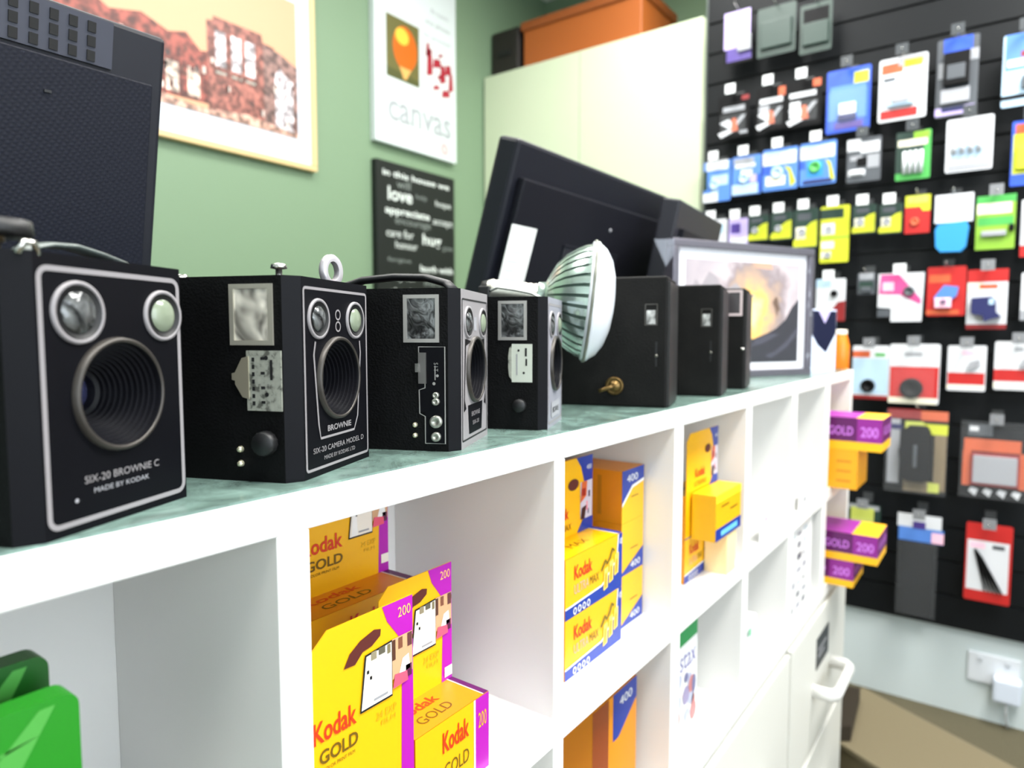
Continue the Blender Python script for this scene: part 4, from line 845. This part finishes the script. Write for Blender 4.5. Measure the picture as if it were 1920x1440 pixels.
hung(1550, 128, 1632, 246, 'blue card with a white square and dark base, second row from top', 'memory card pack', 'b', [(.08, .06, .5, .22, 'b'), (.08, .26, .9, .34, 'lb'), (.05, .34, .92, .8, 'lb'), (.2, .84, .85, .95, 'pu'), (.62, .08, .95, .26, 'y')], [('box', .3, .55, .68, .73, .008, 'w'), ('box', .28, .73, .70, .82, .008, 'navy'), ('clear', .1, .34, .9, .95, .012)], 'dk')
hung(1648, 106, 1738, 224, 'white and red card with pale oval gadget, second row from top', 'memory card pack', 'w', [(.05, .08, .5, .24, 'o'), (.4, .02, .95, .14, 'gr'), (.52, .06, .9, .18, 'y'), (.05, .82, .82, .96, 'r'), (.1, .3, .35, .36, 'dgr'), (.5, .26, .8, .30, 'gr')], [('box', .2, .42, .75, .78, .014, 'sky'), ('box', .3, .62, .65, .74, .017, 'gr')], 'dk')
hung(1756, 70, 1834, 216, 'dark gadget pack with royal blue top band', 'gadget pack', 'dgr', [(.15, 0, .85, .18, 'b'), (.0, .88, .95, .98, 'li'), (.15, .88, .7, .94, 'navy'), (.05, .3, .2, .5, 'gr'), (.8, .18, 1, .32, 'gr')], [('box', .18, .20, .80, .62, .018, 'k'), ('box', .26, .36, .70, .55, .020, 'dgr'), ('box', .12, .66, .82, .84, .01, 'gr')], 'dk')
hung(1880, 60, 1965, 196, 'light blue and white card at the right edge, second row', 'accessory pack', 'sky', [(.05, .0, .95, .5, 'lb'), (.1, .35, .6, .45, 'w'), (.4, .25, .9, .33, 'dr'), (.0, .84, .95, .90, 'k')], [('box', .45, .6, .9, .78, .012, 'dgr')], 'dk')
# third row
for (u0, v0, u1, v1, lb, ar) in (
    (1319, 302, 1370, 378, 'white and sky blue battery pack, leftmost of third row', [(.1, 0, .9, .22, 'w'), (.0, .22, .15, .7, 'dg'), (.3, .35, .9, .8, 'sky'), (0, .78, .55, 1, 'w'), (.55, .6, .95, 1, 'lb')]),
    (1373, 292, 1427, 365, 'white and blue battery pack with lilac patch in third row', [(.05, .05, .75, .2, 'gr'), (.1, .2, .8, .3, 'w'), (.3, .35, .7, .55, 'w'), (.6, .5, 1, .95, 'b'), (0, .72, .9, .98, 'sky'), (.62, .5, .85, .7, 'li')]),
    (1430, 278, 1496, 356, 'blue and white battery pack with yellow arc, left one of two', [(0, .08, .95, .38, 'w'), (.05, .1, .5, .2, 'sky'), (0, .4, .25, .6, 'b'), ([(.6, .42), (.8, .5), (.95, .85), (.8, .95), (.75, .6)], 'y'), (.1, .65, .65, .88, 'cr')]),
    (1500, 266, 1568, 346, 'blue and white battery pack with yellow arc, right one of two', [(0, .08, .95, .38, 'w'), (.05, .1, .5, .2, 'sky'), (.0, .42, .15, .6, 'b'), (.2, .45, .65, .8, 'cy'), ([(.7, .42), (.85, .5), (.97, .9), (.85, .95), (.8, .6)], 'y'), (.1, .88, .9, .96, 'navy')])):
    hung(u0, v0, u1, v1, lb, 'battery pack', 'lb', ar, [('disc', .42, .58, .17, .008, 'sky' if 'right' not in lb else 'g')], 'w')
hung(1588, 258, 1652, 340, 'grey and white camouflage-like card in third row', 'accessory pack', 'dgr', [(0, .02, .4, .28, 'w'), (.4, .1, .95, .35, 'w'), (.1, .4, .45, .5, 'gr'), (.6, .4, .95, .7, 'gr'), (.05, .72, .55, .86, 'w'), (.3, .45, .6, .65, 'k')], [('box', .12, .72, .5, .84, .01, 'w')], 'dk')
hung(1680, 246, 1745, 336, 'green card with four white batteries in third row', 'battery pack', 'g', [(0, .0, .8, .42, 'dg'), (.05, .16, .9, .30, 'cr'), (.5, .02, .95, .16, 'lg'), (0, .42, .18, .85, 'dg')], [('cyl', .26 + .16 * k, 0, .12, .42, .88, 'w') for k in range(4)], 'dk')
hung(1774, 220, 1862, 320, 'white card with four slim white batteries in third row', 'battery pack', 'w', [(.05, .85, .95, .98, 'gr'), (.12, .5, .9, .8, 'sky')], [('cyl', .18 + .18 * k, 0, .1, .48, .66, 'gr') for k in range(4)] + [('clear', .08, .42, .94, .95, .02)], 'dk')
hung(1896, 224, 1965, 346, 'yellow and blue pack at the right edge of third row', 'battery pack', 'b', [(.05, .2, .6, .82, 'y'), (.1, .05, .5, .2, 'o')], [('box', .15, .4, .6, .75, .01, 'y')], 'dk')
# fourth row
hung(1317, 412, 1362, 500, 'white packet just left of the lilac one, behind wrapped picture', 'packet', 'w', [(.1, .1, .9, .3, 'sky')], [('clear', .1, .4, .9, .9, .008)], 'w')
hung(1366, 410, 1402, 500, 'lilac packet in the fourth row', 'packet', 'li', [(.1, .1, .6, .3, 'pu'), (.1, .4, .9, .55, 'w')], [('clear', .1, .4, .9, .9, .008)], 'w')
def yb(u0, v0, u1, v1, lb, low=True):
    hung(u0, v0, u1, v1, lb, 'battery card', 'dg', [(.15, .10, .7, .28, 'dgr'), ([(.0, .95), (.0, .8), (.35, .55), (.7, .35), (.95, .3), (.95, .95)], 'y'), (.1, .45, .5, .75, 'cr') if low else (.6, .4, .9, .9, 'y')], [('disc', .35, .58, .16, .006, 'gr', 'button_cell')], 'w')
yb(1402, 404, 1441, 452, 'black and yellow battery card, first right of the lilac packet', False)
yb(1445, 398, 1486, 450, 'black and yellow battery card, second right of the lilac packet', False)
yb(1488, 392, 1534, 466, 'longer yellow and cream battery card, third right of the lilac packet')
t = hung(1538, 386, 1592, 492, 'longest yellow battery card with two stacked halves', 'battery card', 'y', [(0, .05, .8, .22, 'dg'), (.05, .3, .5, .5, 'w'), (0, .54, 1, .57, 'lg'), (.05, .62, .5, .75, 'cr'), (.05, .80, .4, .92, 'cr')], [('disc', .3, .40, .12, .006, 'gr', 'button_cell'), ('disc', .28, .86, .12, .006, 'gr', 'button_cell')], 'w')
yb(1598, 384, 1643, 438, 'short battery card with pale yellow base, left of its twin')
yb(1648, 382, 1692, 438, 'short battery card with pale yellow base, right of its twin')
hung(1697, 366, 1744, 437, 'red card with yellow top beside the short battery cards', 'battery card', 'r', [(0, 0, 1, .42, 'y'), ([(.0, .3), (.6, .3), (1, .8), (1, 1), (0, 1)], 'r'), (.1, .02, .9, .2, 'lime')], [('disc', .4, .7, .18, .008, 'o')], None)
hung(1752, 364, 1824, 474, 'white card with hanging rounded blue pouch', 'pouch pack', None, [], [('box', 0, 0, 1, .48, .002, 'w', 'card'), ('blob', [(.12, .52), (.85, .49), (.92, .58), (.86, .92), (.74, 1), (.2, .99), (.08, .9), (.05, .62)], .03, 'cy', 'pouch')], None)
hung(1830, 366, 1904, 467, 'lime green card with white band and silver stick', 'accessory pack', 'lg', [(0, 0, 1, .14, 'g'), (.02, .14, .9, .34, 'cr'), (.05, .40, .95, .55, 'g'), (0, .82, 1, 1, 'lg')], [('box', .15, .66, .78, .76, .012, 'gr'), ('box', .84, .56, .98, .68, .012, 'k')], 'gr')
hung(1914, 372, 1980, 480, 'white and red pack cut by the right edge, fourth row', 'accessory pack', 'w', [(0, .8, 1, 1, 'r')], [('box', .2, .3, .8, .7, .012, 'k')], 'gr')
# fifth row
hung(1530, 523, 1585, 602, 'white and maroon pack right of the wrapped picture', 'accessory pack', 'w', [(0, 0, .5, .2, 'sky'), ([(.55, 1), (.55, .72), (.75, .55), (1, .52), (1, 1)], 'dr')], [('disc', .62, .35, .12, .012, 'k')], 'w')
hung(1608, 512, 1641, 552, 'tiny dark packet in the fifth row', 'packet', 'dgr', [(.1, 0, .9, .3, 'gr'), (.1, .4, .9, .8, 'dg')], [('box', .2, .65, .8, .9, .008, 'dgr')], None)
hung(1646, 512, 1732, 603, 'pink and white card with a notched lower corner', 'accessory pack', None, [([(0, 0), (1, 0), (.97, 1), (.3, 1), (.3, .72), (0, .7)], 'w'), ([(.05, .02), (.45, .02), (.95, .55), (.93, .66), (.5, .45), (.02, .42)], 'pk'), (.1, .18, .35, .36, 'lpk'), (0, .74, .28, .9, 'dgr')], [('blob', [(0, 0), (1, 0), (.97, 1), (.3, 1), (.3, .72), (0, .7)], -.0012, 'w', 'backing'), ('disc', .68, .38, .12, .010, 'dgr')], 'w')
hung(1738, 500, 1811, 592, 'plain red card with blue and white gadget', 'accessory pack', 'r', [(.05, .16, .6, .32, 'o'), (0, .88, .85, .97, 'o')], [('blob', [(.2, .62), (.45, .38), (.82, .42), (.78, .6), (.5, .75), (.22, .78)], .012, 'lb'), ('box', .22, .64, .65, .84, .014, 'lpk'), ('disc', .44, .72, .08, .018, 'navy')], None)
hung(1813, 505, 1889, 617, 'red-topped white card with black camera case', 'accessory pack', 'w', [(0, 0, 1, .21, 'r'), (.02, .22, .4, .38, 'cr'), (.3, .25, .75, .32, 'o'), (0, .92, 1, 1, 'dr')], [('blob', [(.12, .48), (.62, .46), (.72, .52), (.74, .72), (.88, .8), (.6, .84), (.45, .88), (.42, .78), (.12, .74)], .022, 'navy'), ('box', .55, .5, .68, .6, .024, 'sky')], 'gr')
hung(1914, 510, 1985, 600, 'white card cut by the right edge, fifth row', 'accessory pack', 'w', [(0, .8, 1, 1, 'gr')], [('box', .2, .3, .8, .7, .012, 'k')], None)
# sixth row
hung(1598, 648, 1666, 748, 'white card with small black disc and maroon foot', 'filter pack', 'w', [(0, .1, .48, .22, 'o'), (.62, .14, .9, .2, 'g'), (.02, .24, .98, .9, 'sky'), (0, .93, 1, 1, 'dr')], [('disc', .45, .75, .20, .010, 'k', 'lens_cap')], 'gr')
hung(1667, 645, 1762, 757, 'white and red card with large black round cap', 'lens cap pack', 'w', [(.02, .38, .98, .9, 'r'), (0, .9, .95, 1, 'cr'), (.3, .14, .65, .2, 'gr')], [('disc', .46, .74, .23, .014, 'k', 'lens_cap'), ('clear', .08, .4, .92, .9, .02)], 'gr')
hung(1776, 648, 1849, 733, 'white card with red lower band, left one of the pair', 'accessory pack', 'w', [(.02, .60, .97, .86, 'r'), (0, .88, .96, .95, 'cr'), (.38, .12, .68, .2, 'lpk')], [('blob', [(.5, .52), (.58, .36), (.82, .3), (.84, .4), (.62, .52)], .010, 'gr')], 'gr')
hung(1864, 640, 1955, 732, 'white card with red lower band at right edge, sixth row', 'accessory pack', 'w', [(.0, .58, .97, .82, 'r'), (0, .86, .96, .95, 'cr'), (.42, .12, .6, .2, 'gr')], [('blob', [(.52, .52), (.6, .36), (.82, .3), (.84, .4), (.66, .52)], .010, 'gr')], 'gr')
# seventh row
hung(1662, 765, 1778, 925, 'large blister pack with black oval mouse-like body', 'gadget pack', None, [(.0, .02, .55, .13, 'dr'), (.55, .03, .98, .14, 'o'), (.02, .14, .22, .9, 'gr'), (.78, .3, .97, .95, 'br'), (.6, .18, .98, .3, 'y'), (.05, .2, .25, .26, 'navy'), (.3, .16, .6, .28, 'lime'), (.3, .85, .75, .98, 'br'), (.7, .86, .88, .97, 'lime')], [('blob', [(.30, .25), (.38, .20), (.66, .20), (.72, .26), (.76, .5), (.72, .80), (.64, .85), (.36, .85), (.27, .78), (.22, .5)], .028, 'k', 'mouse_body'), ('box', .46, .42, .52, .68, .030, 'dgr', 'scroll_strip'), ('clear', 0, .02, 1, .98, .034)], None)
hung(1800, 790, 1935, 935, 'orange gadget pack with grey screen and pale fittings below', 'gadget pack', None, [(.1, .05, .45, .2, 'dgr'), (.12, .08, .25, .14, 'w'), (.05, .24, .85, .40, 'o'), (.04, .40, .16, .86, 'o'), (.84, .4, .98, .86, 'o'), (.1, .86, .9, .98, 'k')] + [([(.14 + .2 * k, .93), (.18 + .2 * k, .88), (.28 + .2 * k, .90), (.24 + .2 * k, .99)], 'w') for k in range(4)], [('box', .16, .42, .84, .84, .012, 'dr', 'frame'), ('box', .19, .45, .81, .81, .014, 'gr', 'screen'), ('clear', 0, 0, 1, 1, .02)], 'gr')
# lowest row
hung(1590, 945, 1650, 1030, 'small olive yellow packet beside the purple film boxes', 'packet', 'dg', [(0, .02, .95, .12, 'gr'), (.08, .08, .8, .6, 'lime'), (.15, .6, .75, .95, 'gr')], [('clear', .1, .3, .8, .9, .01)], 'gr')
t = hung(1678, 965, 1767, 1155, 'clear hanging bag with white and blue header, lowest row', 'bag pack', None, [(.02, 0, .95, .13, 'w'), (.05, .13, 1, .265, 'lb'), (.35, .07, .62, .14, 'pu'), (.75, .16, 1, .26, 'lpk')], [('box', .12, .27, .82, .97, .012, 'k', 'pouch'), ('clear', .05, .26, .9, .99, .016)], 'gr')
hung(1809, 983, 1897, 1130, 'red and white card of black cable ties, lowest row', 'cable tie pack', 'r', [(.04, .22, .94, .86, 'w'), (.1, .25, .42, .32, 'lpk'), (.58, .26, .84, .31, 'dgr')], [('blob', [(.18 + .03 * k, .34 + .02 * k), (.24 + .03 * k, .33 + .02 * k), (.48 + .09 * k, .85), (.44 + .09 * k, .85)], .004 + .0015 * k, 'k', 'cable_tie') for k in range(5)], 'gr')

# ------------------------------------------------------------------ right wall below the slat board, floor things
so = thing('wall_socket', 'white double wall socket under the black slat wall', 'socket', (2.42, .068, 1.15 - 1.035), math.radians(-90))
MB().box((0, -.009, 0), (.128, 0, .090), mat((214, 218, 224), 0.35)).build('face_plate', so, bevel=.003)
for x in (.03, .098): MB().box((x - .006, -.013, .066), (x + .006, -.009, .078), mat((190, 194, 200), 0.35)).build('switch', so)
pg = thing('plug_adapter', 'white plug adapter pushed into the wall socket, its cable hanging down', 'plug', (2.4105, .068 - .098, 1.15 - 1.035), math.radians(-90))
MB().box((-.034, -.042, -.030), (.034, 0, .040), mat((210, 218, 232), 0.35)).build('body', pg, bevel=.007)
MB().tube([(0, -.03, -.03), (0, -.028, -.07), (.004, -.015, -.10), (.006, -.008, -.112)], .003, mat((190, 192, 196), 0.4), 8).build('cable', pg)
a = at(1620, 1292, 2, .12); b = at(1745, 1358, 2, .12)
d = (b - a); d.z = 0; L_ = d.length
t = thing('storage_tote', 'olive brown box low on the floor beyond the shelf end', 'box', (a.x, a.y, 0), math.atan2(d.y, d.x))
MB().box((0, -.28, 0), (L_ + .22, 0, .11), mat((104, 94, 70), 0.6)).build('body', t, bevel=.004)
MB().box((-.008, -.288, .105), (L_ + .228, .008, .12), mat((116, 106, 82), 0.55)).build('lid', t, bevel=.003)
q = [at(u, v, 2, .16) for u, v in ((1568, 1282), (1613, 1290), (1596, 1362), (1568, 1362))]  # dark slab added in place of the shaded gap beside the box
m = MB(); m.add([(p.x, p.y, z) for z in (.1202, .16) for p in q], [(3, 2, 1, 0), (4, 5, 6, 7), (0, 1, 5, 4), (1, 2, 6, 5), (2, 3, 7, 6), (3, 0, 4, 7)], mat((40, 32, 20), 0.6))
tag(m.build('shade_slab'), 'dark brown slab standing in for shade at the olive brown box beside the drawers', 'shade_slab')
